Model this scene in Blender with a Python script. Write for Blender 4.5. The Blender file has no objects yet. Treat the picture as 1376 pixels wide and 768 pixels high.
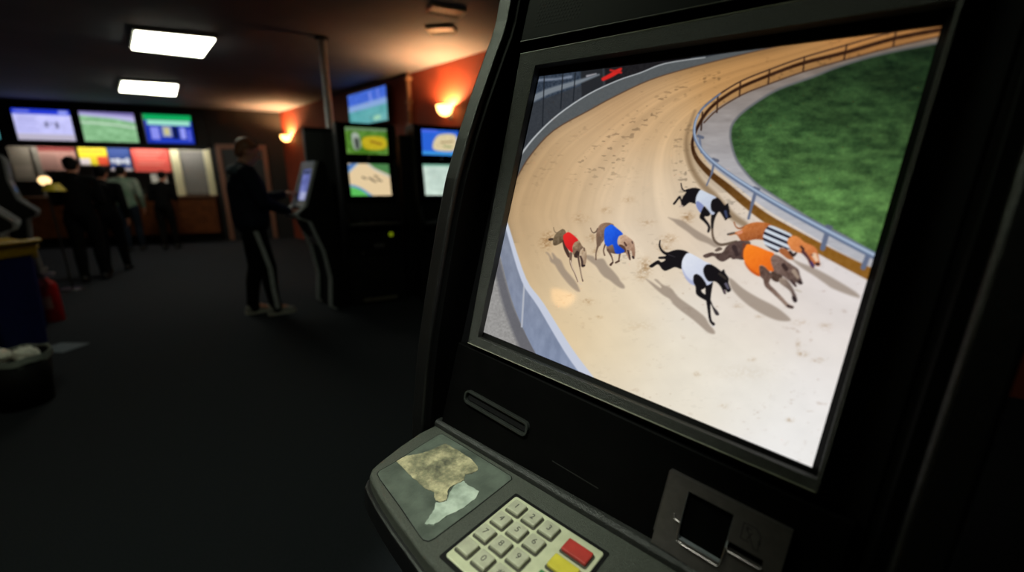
import bpy, bmesh, math, random
import numpy as np
from mathutils import Matrix, Vector, Euler
random.seed(7)
PI = math.pi
scn = bpy.context.scene
COL = scn.collection
V = Vector

# ---------------------------------------------------------------- camera
F_PX, PITCH, CAM_H = 560.0, math.radians(14), 1.38
cam_d = bpy.data.cameras.new('camera'); cam = bpy.data.objects.new('camera', cam_d); COL.objects.link(cam)
cam.location = (0, 0, CAM_H); cam.rotation_euler = (PI / 2 - PITCH, 0, 0)
cam_d.sensor_width = 36; cam_d.lens = F_PX * 36 / 1376; cam_d.clip_start = .02; cam_d.clip_end = 60
cam_d.dof.use_dof = True; cam_d.dof.focus_distance = 0.70; cam_d.dof.aperture_fstop = 1.65
scn.camera = cam
scn.view_settings.view_transform = 'Standard'; scn.view_settings.look = 'None'
scn.view_settings.gamma = 1; scn.view_settings.exposure = 0; scn.view_settings.use_curve_mapping = False
w = bpy.data.worlds.new('world'); scn.world = w; w.use_nodes = True
w.node_tree.nodes['Background'].inputs[0].default_value = (.01, .012, .016, 1)
w.node_tree.nodes['Background'].inputs[1].default_value = .1

_fw = V((0, math.cos(PITCH), -math.sin(PITCH))); _rt = V((1, 0, 0)); _up = _rt.cross(_fw)
def at(x, y, P, n):
    """the point where the line of sight through photo point (x, y) meets the real plane through P with normal n"""
    r = _fw + _rt * ((x - 688) / F_PX) - _up * ((y - 384) / F_PX); c = V((0, 0, CAM_H)); P = V(P); n = V(n)
    return c + r * ((P - c).dot(n) / r.dot(n))
def on_z(x, y, z=0.0): return at(x, y, (0, 0, z), (0, 0, 1))

# ---------------------------------------------------------------- materials
def lin(c):
    return tuple((v / 12.92 if v <= .04045 else ((v + .055) / 1.055) ** 2.4) for v in [k / 255 for k in c[:3]])
MATS = {}
def mat(name, rgb, rough=.5, metal=0.0, var=.15, scale=30, bump=0.0, bscale=200, emit=0.0, spec=.5, rgb2=None, coat=0.0, detail=3):
    if name in MATS: return MATS[name]
    m = bpy.data.materials.new(name); m.use_nodes = True; nt = m.node_tree; N, L = nt.nodes, nt.links
    b = N['Principled BSDF']; c = lin(rgb)
    b.inputs['Roughness'].default_value = rough; b.inputs['Metallic'].default_value = metal
    b.inputs['Specular IOR Level'].default_value = spec
    b.inputs['Coat Weight'].default_value = coat
    tc = N.new('ShaderNodeTexCoord'); nz = N.new('ShaderNodeTexNoise'); nz.inputs['Scale'].default_value = scale; nz.inputs['Detail'].default_value = detail
    L.new(tc.outputs['Object'], nz.inputs['Vector'])
    rp = N.new('ShaderNodeValToRGB'); e = rp.color_ramp.elements
    c2 = lin(rgb2) if rgb2 else tuple(k * (1 + var) for k in c); c1 = c if rgb2 else tuple(k * (1 - var) for k in c)
    e[0].position = .35; e[1].position = .65; e[0].color = (*c1, 1); e[1].color = (*c2, 1)
    L.new(nz.outputs['Fac'], rp.inputs['Fac']); L.new(rp.outputs['Color'], b.inputs['Base Color'])
    if emit:
        L.new(rp.outputs['Color'], b.inputs['Emission Color']); b.inputs['Emission Strength'].default_value = emit
    if bump:
        n2 = N.new('ShaderNodeTexNoise'); n2.inputs['Scale'].default_value = bscale; n2.inputs['Detail'].default_value = 2
        bp = N.new('ShaderNodeBump'); bp.inputs['Strength'].default_value = bump; bp.inputs['Distance'].default_value = .0016
        L.new(tc.outputs['Object'], n2.inputs['Vector']); L.new(n2.outputs['Fac'], bp.inputs['Height']); L.new(bp.outputs['Normal'], b.inputs['Normal'])
    MATS[name] = m; return m
def emission_mat(name, rgb, strength):
    if name in MATS: return MATS[name]
    m = bpy.data.materials.new(name); m.use_nodes = True; b = m.node_tree.nodes['Principled BSDF']
    b.inputs['Base Color'].default_value = (*lin(rgb), 1); b.inputs['Emission Color'].default_value = (*lin(rgb), 1); b.inputs['Emission Strength'].default_value = strength
    MATS[name] = m; return m
def screen_mat(name, strength=1.0, rough=.12, spec=.5):
    if name in MATS: return MATS[name]
    m = bpy.data.materials.new(name); m.use_nodes = True; nt = m.node_tree; b = nt.nodes['Principled BSDF']
    a = nt.nodes.new('ShaderNodeAttribute'); a.attribute_name = 'picture'
    b.inputs['Base Color'].default_value = (.004, .004, .005, 1); b.inputs['Roughness'].default_value = rough; b.inputs['Specular IOR Level'].default_value = spec
    nt.links.new(a.outputs['Color'], b.inputs['Emission Color']); b.inputs['Emission Strength'].default_value = strength
    MATS[name] = m; return m

black = mat('black_plastic', (6, 6, 7), .36, bump=.25, bscale=900, var=.2, scale=60)
grain = mat('grained_black_plastic', (27, 28, 26), .38, bump=.9, bscale=700, var=.3, scale=500)
bezel_grain = mat('bezel_grain_plastic', (30, 31, 27), .34, bump=1.0, bscale=900, var=.35, scale=520)
cheek_m = mat('cheek_plastic', (11, 11, 11), .34, bump=.5, bscale=700, var=.2, scale=400)
panel_black = mat('panel_black', (4, 4, 4), .55, spec=.05)
grain_grey = mat('grained_grey_plastic', (56, 59, 52), .42, bump=1.0, bscale=950, var=.3, scale=420)
gloss = mat('glossy_black_plastic', (7, 7, 8), .2)
soft_black = mat('matt_black', (6, 6, 7), .7, spec=.2)
steel = mat('brushed_steel', (128, 122, 120), .36, metal=.85, var=.08, scale=90, bump=.1, bscale=300)
dark_steel = mat('dark_steel', (60, 60, 60), .4, metal=.8)

# ---------------------------------------------------------------- building helpers
WM = {}
def _mw(parent): return WM[parent.name] if parent else Matrix()
def thing(name, label, cat, M=None, loc=None, rotz=0.0, group=None):
    o = bpy.data.objects.new(name, None); COL.objects.link(o)
    M = Matrix.Translation(V(loc)) @ Matrix.Rotation(rotz, 4, 'Z') if M is None else M
    o.matrix_world = M; WM[o.name] = M.copy(); o['label'] = label; o['category'] = cat; o.empty_display_size = .1
    if group: o['group'] = group
    return o
def obj(name, bm, m, parent=None, M=None, smooth=None, bevel=0.0, seg=2):
    """bm (in the frame M, world by default) linked as one mesh object"""
    W = M if M is not None else (_mw(parent) if parent else Matrix())
    bm.transform(_mw(parent).inverted() @ W) if parent else (bm.transform(W))
    bmesh.ops.recalc_face_normals(bm, faces=bm.faces)
    me = bpy.data.meshes.new(name); bm.to_mesh(me); bm.free()
    for k in (m if isinstance(m, (list, tuple)) else [m]): me.materials.append(k)
    o = bpy.data.objects.new(name, me); COL.objects.link(o)
    if parent:
        o.parent = parent; WM[o.name] = _mw(parent).copy()
    else: WM[o.name] = Matrix()
    if smooth: 
        for p in me.polygons: p.use_smooth = True
    if bevel:
        b = o.modifiers.new('bevel', 'BEVEL'); b.width = bevel; b.segments = seg; b.limit_method = 'ANGLE'; b.angle_limit = math.radians(35)
    return o
def base_at(o, loc):
    """move a single-mesh thing's origin to its base"""
    o.data.transform(Matrix.Translation(-V(loc))); o.location = loc; WM[o.name] = Matrix.Translation(V(loc)); return o
def tag(o, label, cat, group=None, kind=None):
    if label: o['label'] = label
    if cat: o['category'] = cat
    if group: o['group'] = group
    if kind: o['kind'] = kind
    return o
def struct(name, bm, m, parent=None, **k):
    o = obj(name, bm, m, parent, **k); o['kind'] = 'structure'; return o
def B(): return bmesh.new()
def box(bm, x0, x1, y0, y1, z0, z1, M=None, mi=0):
    vs = [bm.verts.new(V((x, y, z)) if M is None else M @ V((x, y, z))) for x in (x0, x1) for y in (y0, y1) for z in (z0, z1)]
    for f in ((0, 1, 3, 2), (4, 6, 7, 5), (0, 4, 5, 1), (2, 3, 7, 6), (0, 2, 6, 4), (1, 5, 7, 3)):
        bm.faces.new([vs[i] for i in f]).material_index = mi
    return bm
def prism(bm, pts, a, b, axes='xyz', mi=0):
    """closed outline pts in the first two axes, extruded from a to b along the third"""
    def mk(p, c):
        d = dict(zip(axes, (p[0], p[1], c))); return bm.verts.new((d['x'], d['y'], d['z']))
    A = [mk(p, a) for p in pts]; Bv = [mk(p, b) for p in pts]; n = len(pts)
    bm.faces.new(A).material_index = mi; bm.faces.new(Bv[::-1]).material_index = mi
    for i in range(n): bm.faces.new([A[i], Bv[i], Bv[(i + 1) % n], A[(i + 1) % n]]).material_index = mi
    return bm
def tube(bm, pts, r, n=12, cap=True):
    pts = [V(p) for p in pts]; rs = r if isinstance(r, (list, tuple)) else [r] * len(pts); rings = []
    for i, p in enumerate(pts):
        d = (pts[min(i + 1, len(pts) - 1)] - pts[max(i - 1, 0)]).normalized()
        a = d.orthogonal() if i == 0 else (a - d * a.dot(d)); a = a.normalized(); b = d.cross(a)
        rings.append([bm.verts.new(p + (a * math.cos(t) + b * math.sin(t)) * rs[i]) for t in [2 * PI * k / n for k in range(n)]])
    for A, C in zip(rings, rings[1:]):
        for k in range(n): bm.faces.new([A[k], A[(k + 1) % n], C[(k + 1) % n], C[k]])
    if cap: bm.faces.new(rings[0][::-1]); bm.faces.new(rings[-1])
    return bm
def lathe(bm, prof, n=28, M=None, arc=2 * PI, a0=0):
    """profile of (radius, height) turned about z"""
    M = M or Matrix(); rings = []
    for r, z in prof:
        rings.append([bm.verts.new(M @ V((r * math.cos(a0 + arc * k / n), r * math.sin(a0 + arc * k / n), z))) for k in range(n)] if r > 1e-6 else [bm.verts.new(M @ V((0, 0, z)))])
    for A, C in zip(rings, rings[1:]):
        for k in range(n):
            j = (k + 1) % n
            q = [A[k % len(A)], A[j % len(A)], C[j % len(C)], C[k % len(C)]]; q = list(dict.fromkeys(q))
            if len(q) > 2: bm.faces.new(q)
    return bm
def frame_ring(bm, o, i, zo, zi, zb=None):
    """picture-frame ring between outer rectangle o and inner rectangle i = (x0, x1, y0, y1), front height zo outside and zi inside"""
    c = lambda r, z: [bm.verts.new(p) for p in ((r[0], r[2], z), (r[1], r[2], z), (r[1], r[3], z), (r[0], r[3], z))]
    O, I = c(o, zo), c(i, zi); zb = min(zo, zi) - .02 if zb is None else zb; OB, IB = c(o, zb), c(i, zb)
    for k in range(4):
        j = (k + 1) % 4
        for q in ([O[k], O[j], I[j], I[k]], [O[k], OB[k], OB[j], O[j]], [I[k], I[j], IB[j], IB[k]], [OB[k], IB[k], IB[j], OB[j]]): bm.faces.new(q)
    return bm
def quad_ring(bm, O2, I2, zo, zi, zb):
    """frame between two four-cornered outlines"""
    c = lambda q, z: [bm.verts.new((x, y, z)) for x, y in q]
    O, I, OB, IB = c(O2, zo), c(I2, zi), c(O2, zb), c(I2, zb)
    for k in range(4):
        j = (k + 1) % 4
        for q in ([O[k], O[j], I[j], I[k]], [O[k], OB[k], OB[j], O[j]], [I[k], I[j], IB[j], IB[k]], [OB[k], IB[k], IB[j], OB[j]]): bm.faces.new(q)
    return bm
def rrect(x0, x1, y0, y1, r, n=5):
    out = []
    for cx, cy, a in ((x1 - r, y1 - r, 0), (x0 + r, y1 - r, 1), (x0 + r, y0 + r, 2), (x1 - r, y0 + r, 3)):
        out += [(cx + r * math.cos((a + k / n) * PI / 2), cy + r * math.sin((a + k / n) * PI / 2)) for k in range(n + 1)]
    return out
def text_bm(s, size, M, depth=.0004):
    cu = bpy.data.curves.new('t', 'FONT'); cu.body = s; cu.size = size; cu.align_x = 'CENTER'; cu.align_y = 'CENTER'; cu.extrude = depth / 2
    t = bpy.data.objects.new('t', cu); COL.objects.link(t); dg = bpy.context.evaluated_depsgraph_get()
    me = bpy.data.meshes.new_from_object(t.evaluated_get(dg)); bm = B(); bm.from_mesh(me); bm.transform(M)
    bpy.data.objects.remove(t); bpy.data.curves.remove(cu); bpy.data.meshes.remove(me); return bm
def copy_thing(o, M, label, group=None):
    """a copy of a thing, its parts and their sub-parts"""
    c = o.copy(); COL.objects.link(c); c.matrix_world = M; WM[c.name] = M.copy(); c['label'] = label
    if group: c['group'] = group
    for ch in list(o.children):
        d = ch.copy(); COL.objects.link(d); d.parent = c; WM[d.name] = M.copy()
        for g in list(ch.children):
            e = g.copy(); COL.objects.link(e); e.parent = d; WM[e.name] = M.copy()
    return c
def picture_grid(name, nx, ny, corners, painter, m, parent, M=None):
    """flat display surface: a fine grid whose vertices carry the colours of the picture shown. corners TL, TR, BR, BL"""
    TL, TR, BR, BL = [V(c) for c in corners]
    u = np.linspace(0, 1, nx + 1); v = np.linspace(0, 1, ny + 1); U, Vv = np.meshgrid(u, v); U = U.ravel(); Vv = Vv.ravel()
    a = [np.array(c) for c in (TL, TR, BR, BL)]
    P = (a[0] * ((1 - U) * (1 - Vv))[:, None] + a[1] * (U * (1 - Vv))[:, None] + a[2] * (U * Vv)[:, None] + a[3] * ((1 - U) * Vv)[:, None])
    W = (_mw(parent).inverted() if parent else Matrix()) @ (M or _mw(parent)); R = np.array(W)
    P = P @ R[:3, :3].T + R[:3, 3]
    idx = np.arange((nx + 1) * (ny + 1)).reshape(ny + 1, nx + 1)
    Q = np.stack([idx[1:, :-1], idx[1:, 1:], idx[:-1, 1:], idx[:-1, :-1]], -1).reshape(-1, 4)
    me = bpy.data.meshes.new(name); me.vertices.add(len(P)); me.vertices.foreach_set('co', P.astype(np.float32).ravel())
    me.loops.add(Q.size); me.loops.foreach_set('vertex_index', Q.astype(np.int32).ravel())
    me.polygons.add(len(Q)); me.polygons.foreach_set('loop_start', np.arange(0, Q.size, 4, dtype=np.int32)); me.update(); me.validate()
    C = painter(U, Vv); C = np.where(C <= .04045, C / 12.92, ((C + .055) / 1.055) ** 2.4)
    at_ = me.color_attributes.new('picture', 'FLOAT_COLOR', 'POINT')
    at_.data.foreach_set('color', np.concatenate([C, np.ones((len(C), 1))], 1).astype(np.float32).ravel())
    me.materials.append(m); o = bpy.data.objects.new(name, me); COL.objects.link(o)
    if parent: o.parent = parent; WM[o.name] = _mw(parent).copy()
    return o
# ---------------------------------------------------------------- the televised race picture on the display
def _hash(ix, iy, seed):
    h = (ix * 374761393 + iy * 668265263 + seed * 1442695041) & 0xFFFFFFFF
    h = ((h ^ (h >> 13)) * 1274126177) & 0xFFFFFFFF
    return ((h ^ (h >> 16)) & 0xFFFF) / 65535.0

def vnoise(x, y, seed=0):
    ix = np.floor(x).astype(np.int64); iy = np.floor(y).astype(np.int64)
    fx = x - ix; fy = y - iy
    fx = fx * fx * (3 - 2 * fx); fy = fy * fy * (3 - 2 * fy)
    a = _hash(ix, iy, seed); b = _hash(ix + 1, iy, seed); c = _hash(ix, iy + 1, seed); d = _hash(ix + 1, iy + 1, seed)
    return (a * (1 - fx) + b * fx) * (1 - fy) + (c * (1 - fx) + d * fx) * fy

def fbm(x, y, seed=0, oct=3):
    s = 0; a = 0.5; t = 0
    for k in range(oct):
        s = s + a * vnoise(x * 2 ** k, y * 2 ** k, seed + k); t += a; a *= 0.5
    return s / t

def catmull(P, closed=True, n=4):
    P = np.asarray(P, float); N = len(P); out = []
    rng = range(N if closed else N - 1)
    for i in rng:
        if closed: p0, p1, p2, p3 = P[i - 1], P[i], P[(i + 1) % N], P[(i + 2) % N]
        else: p0, p1, p2, p3 = P[max(i - 1, 0)], P[i], P[i + 1], P[min(i + 2, N - 1)]
        for k in range(n):
            t = k / n
            out.append(0.5 * (2 * p1 + (p2 - p0) * t + (2 * p0 - 5 * p1 + 4 * p2 - p3) * t * t + (3 * p1 - p0 - 3 * p2 + p3) * t ** 3))
    if not closed: out.append(P[-1])
    return np.array(out)

class Canvas:
    def __init__(self, X, Y):
        self.X, self.Y = X, Y
        self.C = np.zeros((len(X), 3))
    def box(self, P, m):
        P = np.asarray(P)
        return np.nonzero((self.X > P[:, 0].min() - m) & (self.X < P[:, 0].max() + m) & (self.Y > P[:, 1].min() - m) & (self.Y < P[:, 1].max() + m))[0]
    def seg(self, i, a, b):
        dx, dy = b[0] - a[0], b[1] - a[1]; L = dx * dx + dy * dy + 1e-9
        px, py = self.X[i] - a[0], self.Y[i] - a[1]
        t = np.clip((px * dx + py * dy) / L, 0, 1)
        return np.hypot(px - t * dx, py - t * dy), t
    def sd_poly(self, i, P):
        d = np.full(len(i), 1e9); ins = np.zeros(len(i), bool); x, y = self.X[i], self.Y[i]
        for k in range(len(P)):
            a, b = P[k - 1], P[k]
            d = np.minimum(d, self.seg(i, a, b)[0])
            c = (a[1] > y) != (b[1] > y)
            with np.errstate(divide='ignore', invalid='ignore'):
                xi = (b[0] - a[0]) * (y - a[1]) / (b[1] - a[1]) + a[0]
            ins ^= c & (x < xi)
        return np.where(ins, -d, d)
    def put(self, i, al, col):
        col = np.asarray(col, float)
        self.C[i] = self.C[i] * (1 - al[:, None]) + col * al[:, None]
    def poly(self, P, col, soft=0.7, alpha=1.0, smooth=True, col2=None, tex=None):
        P = catmull(P) if smooth else np.asarray(P, float)
        i = self.box(P, soft + 1)
        if not len(i): return
        al = np.clip(0.5 - self.sd_poly(i, P) / (2 * soft), 0, 1) * alpha
        c = np.asarray(col, float)
        if col2 is not None:      # painted shading: second colour towards the lower right of the shape
            t = (self.X[i] - P[:, 0].min()) / np.ptp(P[:, 0]) * 0.4 + (self.Y[i] - P[:, 1].min()) / np.ptp(P[:, 1]) * 0.6
            t = np.clip(t * 1.3 - 0.15 + 0.25 * (vnoise(self.X[i] / 3, self.Y[i] / 3, 5) - .5), 0, 1)[:, None]
            c = c * (1 - t) + np.asarray(col2, float) * t
        if tex: c = c + (fbm(self.X[i] / 2.5, self.Y[i] / 2.5, 9) - 0.5)[:, None] * tex
        self.put(i, al, c)
    def stroke(self, P, W, col, soft=0.7, alpha=1.0):
        P = catmull(np.column_stack([np.asarray(P, float), np.asarray(W, float)]), closed=False)
        i = self.box(P[:, :2], P[:, 2].max() + soft + 1)
        if not len(i): return
        s = np.full(len(i), 1e9)
        for k in range(len(P) - 1):
            d, t = self.seg(i, P[k], P[k + 1])
            s = np.minimum(s, d - 0.5 * (P[k, 2] * (1 - t) + P[k + 1, 2] * t))
        self.put(i, np.clip(0.5 - s / (2 * soft), 0, 1) * alpha, col)

def race_picture(X, Y):
    cv = Canvas(X, Y)
    def rbf(pts, sig):
        w = 0; c = 0
        for (x, y, r, g, b) in pts:
            k = np.exp(-((X - x) ** 2 + (Y - y) ** 2) / (2 * sig * sig)) + 1e-9
            w = w + k; c = c + k[:, None] * np.array([r, g, b], float)
        return c / w[:, None]
    allp = np.arange(len(X))
    inner = catmull([(1275, 30), (1203, 64), (1137, 82), (1082, 98), (1035, 115), (1000, 130), (965, 152), (945, 170), (934, 186), (932, 200), (938, 218), (953, 237), (978, 257), (1005, 280), (1033, 300), (1068, 321), (1119, 349), (1170, 375), (1260, 420)], False, 3)
    outer = catmull([(1120, 42), (1050, 62), (1000, 74), (930, 92), (875, 109), (826, 132), (793, 150), (744, 178), (713, 211), (690, 250), (678, 300), (703, 375), (726, 413), (763, 473), (792, 512), (830, 570)], False, 3)
    def dist(P):
        d = np.full(len(X), 1e9)
        for k in range(len(P) - 1): d = np.minimum(d, cv.seg(allp, P[k], P[k + 1])[0])
        return d
    di, do = dist(inner), dist(outer)
    s = do / (do + di + 1e-6)
    sand = rbf([(1060, 75, 176, 128, 74), (960, 110, 186, 138, 82), (1180, 55, 178, 122, 66), (850, 140, 194, 152, 104), (800, 200, 206, 170, 124), (900, 170, 208, 172, 124), (720, 240, 188, 152, 106),
                (700, 290, 190, 156, 110), (760, 290, 210, 180, 138), (850, 260, 220, 194, 156), (920, 270, 218, 194, 158), (720, 360, 204, 174, 130), (780, 380, 222, 202, 168), (860, 340, 226, 208, 180),
                (960, 300, 220, 200, 172), (1000, 340, 222, 208, 190), (760, 440, 222, 196, 154), (830, 440, 226, 210, 182), (920, 460, 230, 222, 208), (1000, 420, 226, 216, 204), (1080, 400, 222, 212, 204),
                (820, 510, 224, 210, 186), (900, 540, 230, 223, 210), (1000, 520, 232, 228, 222), (1060, 590, 234, 233, 234), (1130, 440, 222, 214, 210), (1110, 500, 232, 229, 230)], 42)
    amp = np.clip((460 - Y) / 320, 0.12, 1)
    L = X * 0.5 + Y
    streak = 0.8 * (vnoise(s * 13, L / 240, 1) - 0.5) + 0.5 * (vnoise(s * 34, L / 120, 4) - 0.5) + 0.35 * (vnoise(s * 80, L / 60, 2) - 0.5)
    sand = sand * (1 + (0.13 * amp * streak)[:, None])
    sand = sand * (1 + (0.03 * (fbm(X / 22, Y / 16, 3) - .5))[:, None]) * (1 + np.clip((430 - Y) / 120, -.35, 1)[:, None] * np.array([-.012, 0, .045]))
    # scuffed paw prints along the lanes
    lane = np.clip(vnoise(s * 20, L / 300, 7) * 2.6 - .75, 0, 1)
    pr = np.clip((fbm(X / 6.5, Y / 3.2, 11, 2) - 0.66) * 9, 0, 1) * lane * np.clip(vnoise(X / 40, Y / 30, 12) * 2 - .5, 0, 1)
    sand = sand * (1 - (0.24 * pr * np.clip((400 - Y) / 120, 0.15, 1))[:, None])
    pl = np.clip((fbm(X / 9, Y / 5, 13, 3) - 0.73) * 8, 0, 1) * (Y > 370) * np.clip(vnoise(X / 60, Y / 50, 17) * 2 - .6, 0, 1)
    sand = sand * (1 - pl[:, None] * np.array([.10, .13, .15]))
    edge = np.exp(-(di / 9) ** 2) * (Y < 260); sand = sand * (1 - 0.14 * edge[:, None])
    edge = np.exp(-(do / 7) ** 2) * (Y < 330); sand = sand * (1 - 0.16 * edge[:, None])
    cv.C[:] = sand
    for x, y, rx, ry, a_ in ((733, 328, 7, 9, .30), (740, 318, 6, 4, .18), (797, 322, 8, 5, .22), (800, 340, 6, 6, .14), (868, 360, 8, 10, .30), (862, 372, 6, 6, .20), (925, 293, 8, 6, .34), (900, 322, 9, 5, .26), (893, 335, 9, 6, .18), (870, 300, 10, 5, .14),
                             (1078, 474, 6, 3, .30), (1098, 482, 7, 3, .24), (1072, 462, 3, 6, .22), (1010, 482, 5, 2.5, .18), (936, 503, 4, 3, .18), (972, 545, 6, 3, .16), (1060, 562, 5, 2.5, .24), (790, 408, 8, 4, .14), (805, 428, 4, 2, .18), (992, 411, 6, 2.5, .20), (1020, 425, 5, 2, .18), (1075, 432, 9, 4, .14), (1110, 436, 8, 4, .14), (860, 440, 20, 6, .06), (1000, 500, 40, 10, .04), (780, 296, 9, 5, .18), (815, 285, 7, 4, .16), (845, 270, 8, 4, .14)):
        d_ = ((X - x) / rx) ** 2 + ((Y - y) / ry) ** 2
        i_ = np.nonzero(d_ < 6)[0]
        k_ = np.exp(-d_[i_]) * a_ * np.clip(fbm(X[i_] / 3.2, Y[i_] / 2.4, 61) * 3.2 - .9, 0, 1.4)
        cv.C[i_] = cv.C[i_] * (1 - k_[:, None] * np.array([.55, .75, 1.0]))
    # beyond the outer wall: stand, windows
    base = [(1120, 42), (1050, 62), (1000, 74), (930, 92), (875, 109), (826, 132), (793, 150), (744, 178), (713, 211), (695, 240), (684, 262)]
    top = [(950, 78), (896, 86.5), (863, 99), (831, 110), (791, 129), (751, 156), (722, 183), (703, 206), (690, 226)]
    far = catmull(base, False, 4)
    cv.poly(np.vstack([far, [(600, 262), (600, 20), (1120, 0)]]), (52, 56, 62), 1.0, smooth=False, tex=10)
    cv.poly([(690, 60), (800, 60), (800, 110), (690, 150)], (50, 60, 74), 1.5, smooth=False, tex=34)
    cv.poly([(780, 60), (810, 60), (812, 122), (783, 140)], (36, 38, 42), 1.2, smooth=False)
    cv.stroke([(700, 144), (735, 126), (775, 113), (806, 102)], [9, 8, 6, 2], (116, 124, 132), 1.5)
    cv.stroke([(722, 110), (750, 108), (768, 105)], [4, 3, 4], (140, 150, 168), 1.5, .7)
    for x, yb in ((732, 172), (757, 148), (774, 138)): cv.stroke([(x, 100), (x - 3, yb)], [1.2, 1.2], (26, 30, 36), .8)
    cv.poly([(812, 60), (930, 50), (930, 85), (880, 92), (815, 120)], (28, 27, 30), 1.5, smooth=False, tex=14)
    cv.stroke([(812, 108), (822, 103), (832, 97), (836, 94)], [5, 6, 6, 3], (205, 38, 34), 1.2)
    cv.stroke([(822, 96), (836, 99)], [3, 3], (190, 36, 34), 1.2)
    cv.stroke([(790, 104), (802, 101)], [3, 2], (150, 150, 156), 1.2)
    wall = np.vstack([catmull(top, False, 4), catmull(base, False, 4)[::-1]])
    cv.poly(wall, (84, 88, 90), .8, smooth=False, tex=8)
    cv.stroke(base[1:], [1.6] * (len(base) - 1), (92, 60, 40), .9, .7)
    cv.stroke(top, [1.2, 1.5, 1.5, 1.6, 1.8, 2, 2.2, 2.6, 3], (176, 180, 182), .8)
    # the near outer wall
    rail = [(676, 292), (681, 310), (703, 379), (726, 413), (763, 473), (792, 512), (815, 545)]
    foot = [(664, 325), (671.5, 350), (686, 405), (702, 445), (720, 480), (745, 520)]
    cv.poly(np.vstack([catmull(rail, False), [(600, 560), (600, 280)]]), (150, 148, 146), .8, smooth=False, tex=30)
    cv.stroke([(x - 6, y + 4) for x, y in foot], [10, 11, 13, 16, 18, 20], (84, 84, 92), 2.5, .75)
    face = np.vstack([catmull(rail, False), catmull(foot, False)[::-1]])
    i = cv.box(face, 3); t = np.clip((Y[i] - 300) / 200, 0, 1)[:, None]
    al = np.clip(.5 - cv.sd_poly(i, face) / 1.6, 0, 1)
    cv.put(i, al, np.array([128, 134, 150.]) * (1 - t) + np.array([128, 140, 166.]) * t + (fbm(X[i] / 7, Y[i] / 14, 21) - .5)[:, None] * 26)
    cv.stroke([(703.5, 386), (702, 410), (700, 442)], [2.4, 2.4, 2.4], (176, 180, 190), .8)
    cv.stroke(rail, [4, 5, 7, 9, 11, 12, 13], (196, 202, 218), 1.0)
    # infield path and grass
    g = catmull([(1300, 52), (1260, 59), (1187.5, 74), (1133, 90), (1094, 105.5), (1051, 121), (1023, 137), (1000, 154), (988, 168), (985, 180), (986, 193), (992, 213), (1003.5, 230), (1021, 248), (1056, 271), (1095, 295), (1134, 314), (1173, 336), (1260, 380)], False)
    inn = catmull([(1300, 38), (1266, 47), (1203, 62.5), (1137, 80), (1082, 96), (1035, 113), (1000, 127), (965, 147), (947, 163), (939, 176), (940, 195), (953, 220), (978, 240), (1005, 262), (1033, 283), (1068, 303), (1119, 332), (1170, 358), (1250, 400)], False)
    i = cv.box(np.vstack([inn]), 60)
    P = np.vstack([inn, [(1400, 400), (1400, 20)]])
    t = np.clip((Y[i] - 60) / 200, 0, 1)[:, None]
    cc = np.array([118, 104, 92.]) * (1 - t) + np.array([178, 178, 184.]) * t + (fbm(X[i] / 20, Y[i] / 6, 31) - .5)[:, None] * 28
    cv.put(i, np.clip(.5 - cv.sd_poly(i, P) / 1.6, 0, 1), cc)
    P = np.vstack([g, [(1400, 380), (1400, 40)]])
    sdg = cv.sd_poly(i, P)
    t = np.clip((Y[i] - 60) / 250, 0, 1)
    n = fbm(X[i] / 16, Y[i] / 7, 41, 4) - .5; n2 = fbm(X[i] / 46, Y[i] / 20, 45, 2) - .5; n3 = vnoise(X[i] / 2.2, Y[i] / 1.8, 47) - .5
    gcol = np.array([26, 46, 26.]) * (1 - t)[:, None] + np.array([86, 126, 68.]) * t[:, None]
    dk = np.clip((X[i] - 1000) / 280 + (160 - Y[i]) / 200, 0, 1)
    gcol = gcol * (1 + 0.75 * n + 0.30 * n2 + 0.20 * n3 - 0.22 * dk)[:, None]
    gcol[:, 0] += 8 * n
    cv.put(i, np.clip(.5 - (sdg - 3.0) / 2.4, 0, 1) * .6, (70, 78, 84))
    cv.put(i, np.clip(.5 - sdg / 2.0, 0, 1), gcol)
    # inner running rail: band, posts, tube
    cv.stroke([(936, 150), (926, 178), (924, 200), (930, 225), (941, 244), (952, 256), (962, 265), (983, 289), (1002, 302)], [2, 4, 6, 7, 8, 9, 9, 10, 8], (128, 104, 76), 2.4, .75)
    for a, b, w in [((1207, 42), (1203, 62), 2.2), ((1141, 60), (1137, 80), 2.2), ((1084, 77), (1082, 96), 2), ((1037, 94), (1035, 113), 2), ((997.5, 111), (996, 130), 2), ((967, 129), (965.5, 152), 2), ((946, 152), (944, 176), 2)]:
        cv.stroke([a, b], [w, w], (48, 30, 22), .7)
    cv.stroke([(1275, 46), (1203, 63), (1137, 81), (1082, 97), (1035, 114), (1000, 128), (967, 148), (948, 166)], [1.6] * 8, (66, 40, 24), .8)
    band = [(1275, 38), (1207, 51), (1141, 70), (1086, 84), (1051, 96), (1000, 117), (973, 133), (955, 148), (943, 165), (935, 182), (932, 196), (937, 213), (953, 232), (978, 252), (1005.5, 275), (1033, 295), (1068, 315), (1119, 342), (1169, 367), (1240, 402)]
    bw = [6, 5.5, 5.2, 5, 4.6, 4.2, 4, 4, 4, 3.6, 4, 6, 8, 10, 11.5, 12.5, 14, 15, 17, 20]
    bp = catmull(np.column_stack([band, bw]), False)
    i = cv.box(bp[:, :2], 16); sdd = np.full(len(i), 1e9)
    for k in range(len(bp) - 1):
        d, t = cv.seg(i, bp[k], bp[k + 1]); sdd = np.minimum(sdd, d - .5 * (bp[k, 2] * (1 - t) + bp[k + 1, 2] * t))
    t = np.clip((Y[i] - 190) / 120, 0, 1)[:, None]
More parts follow.
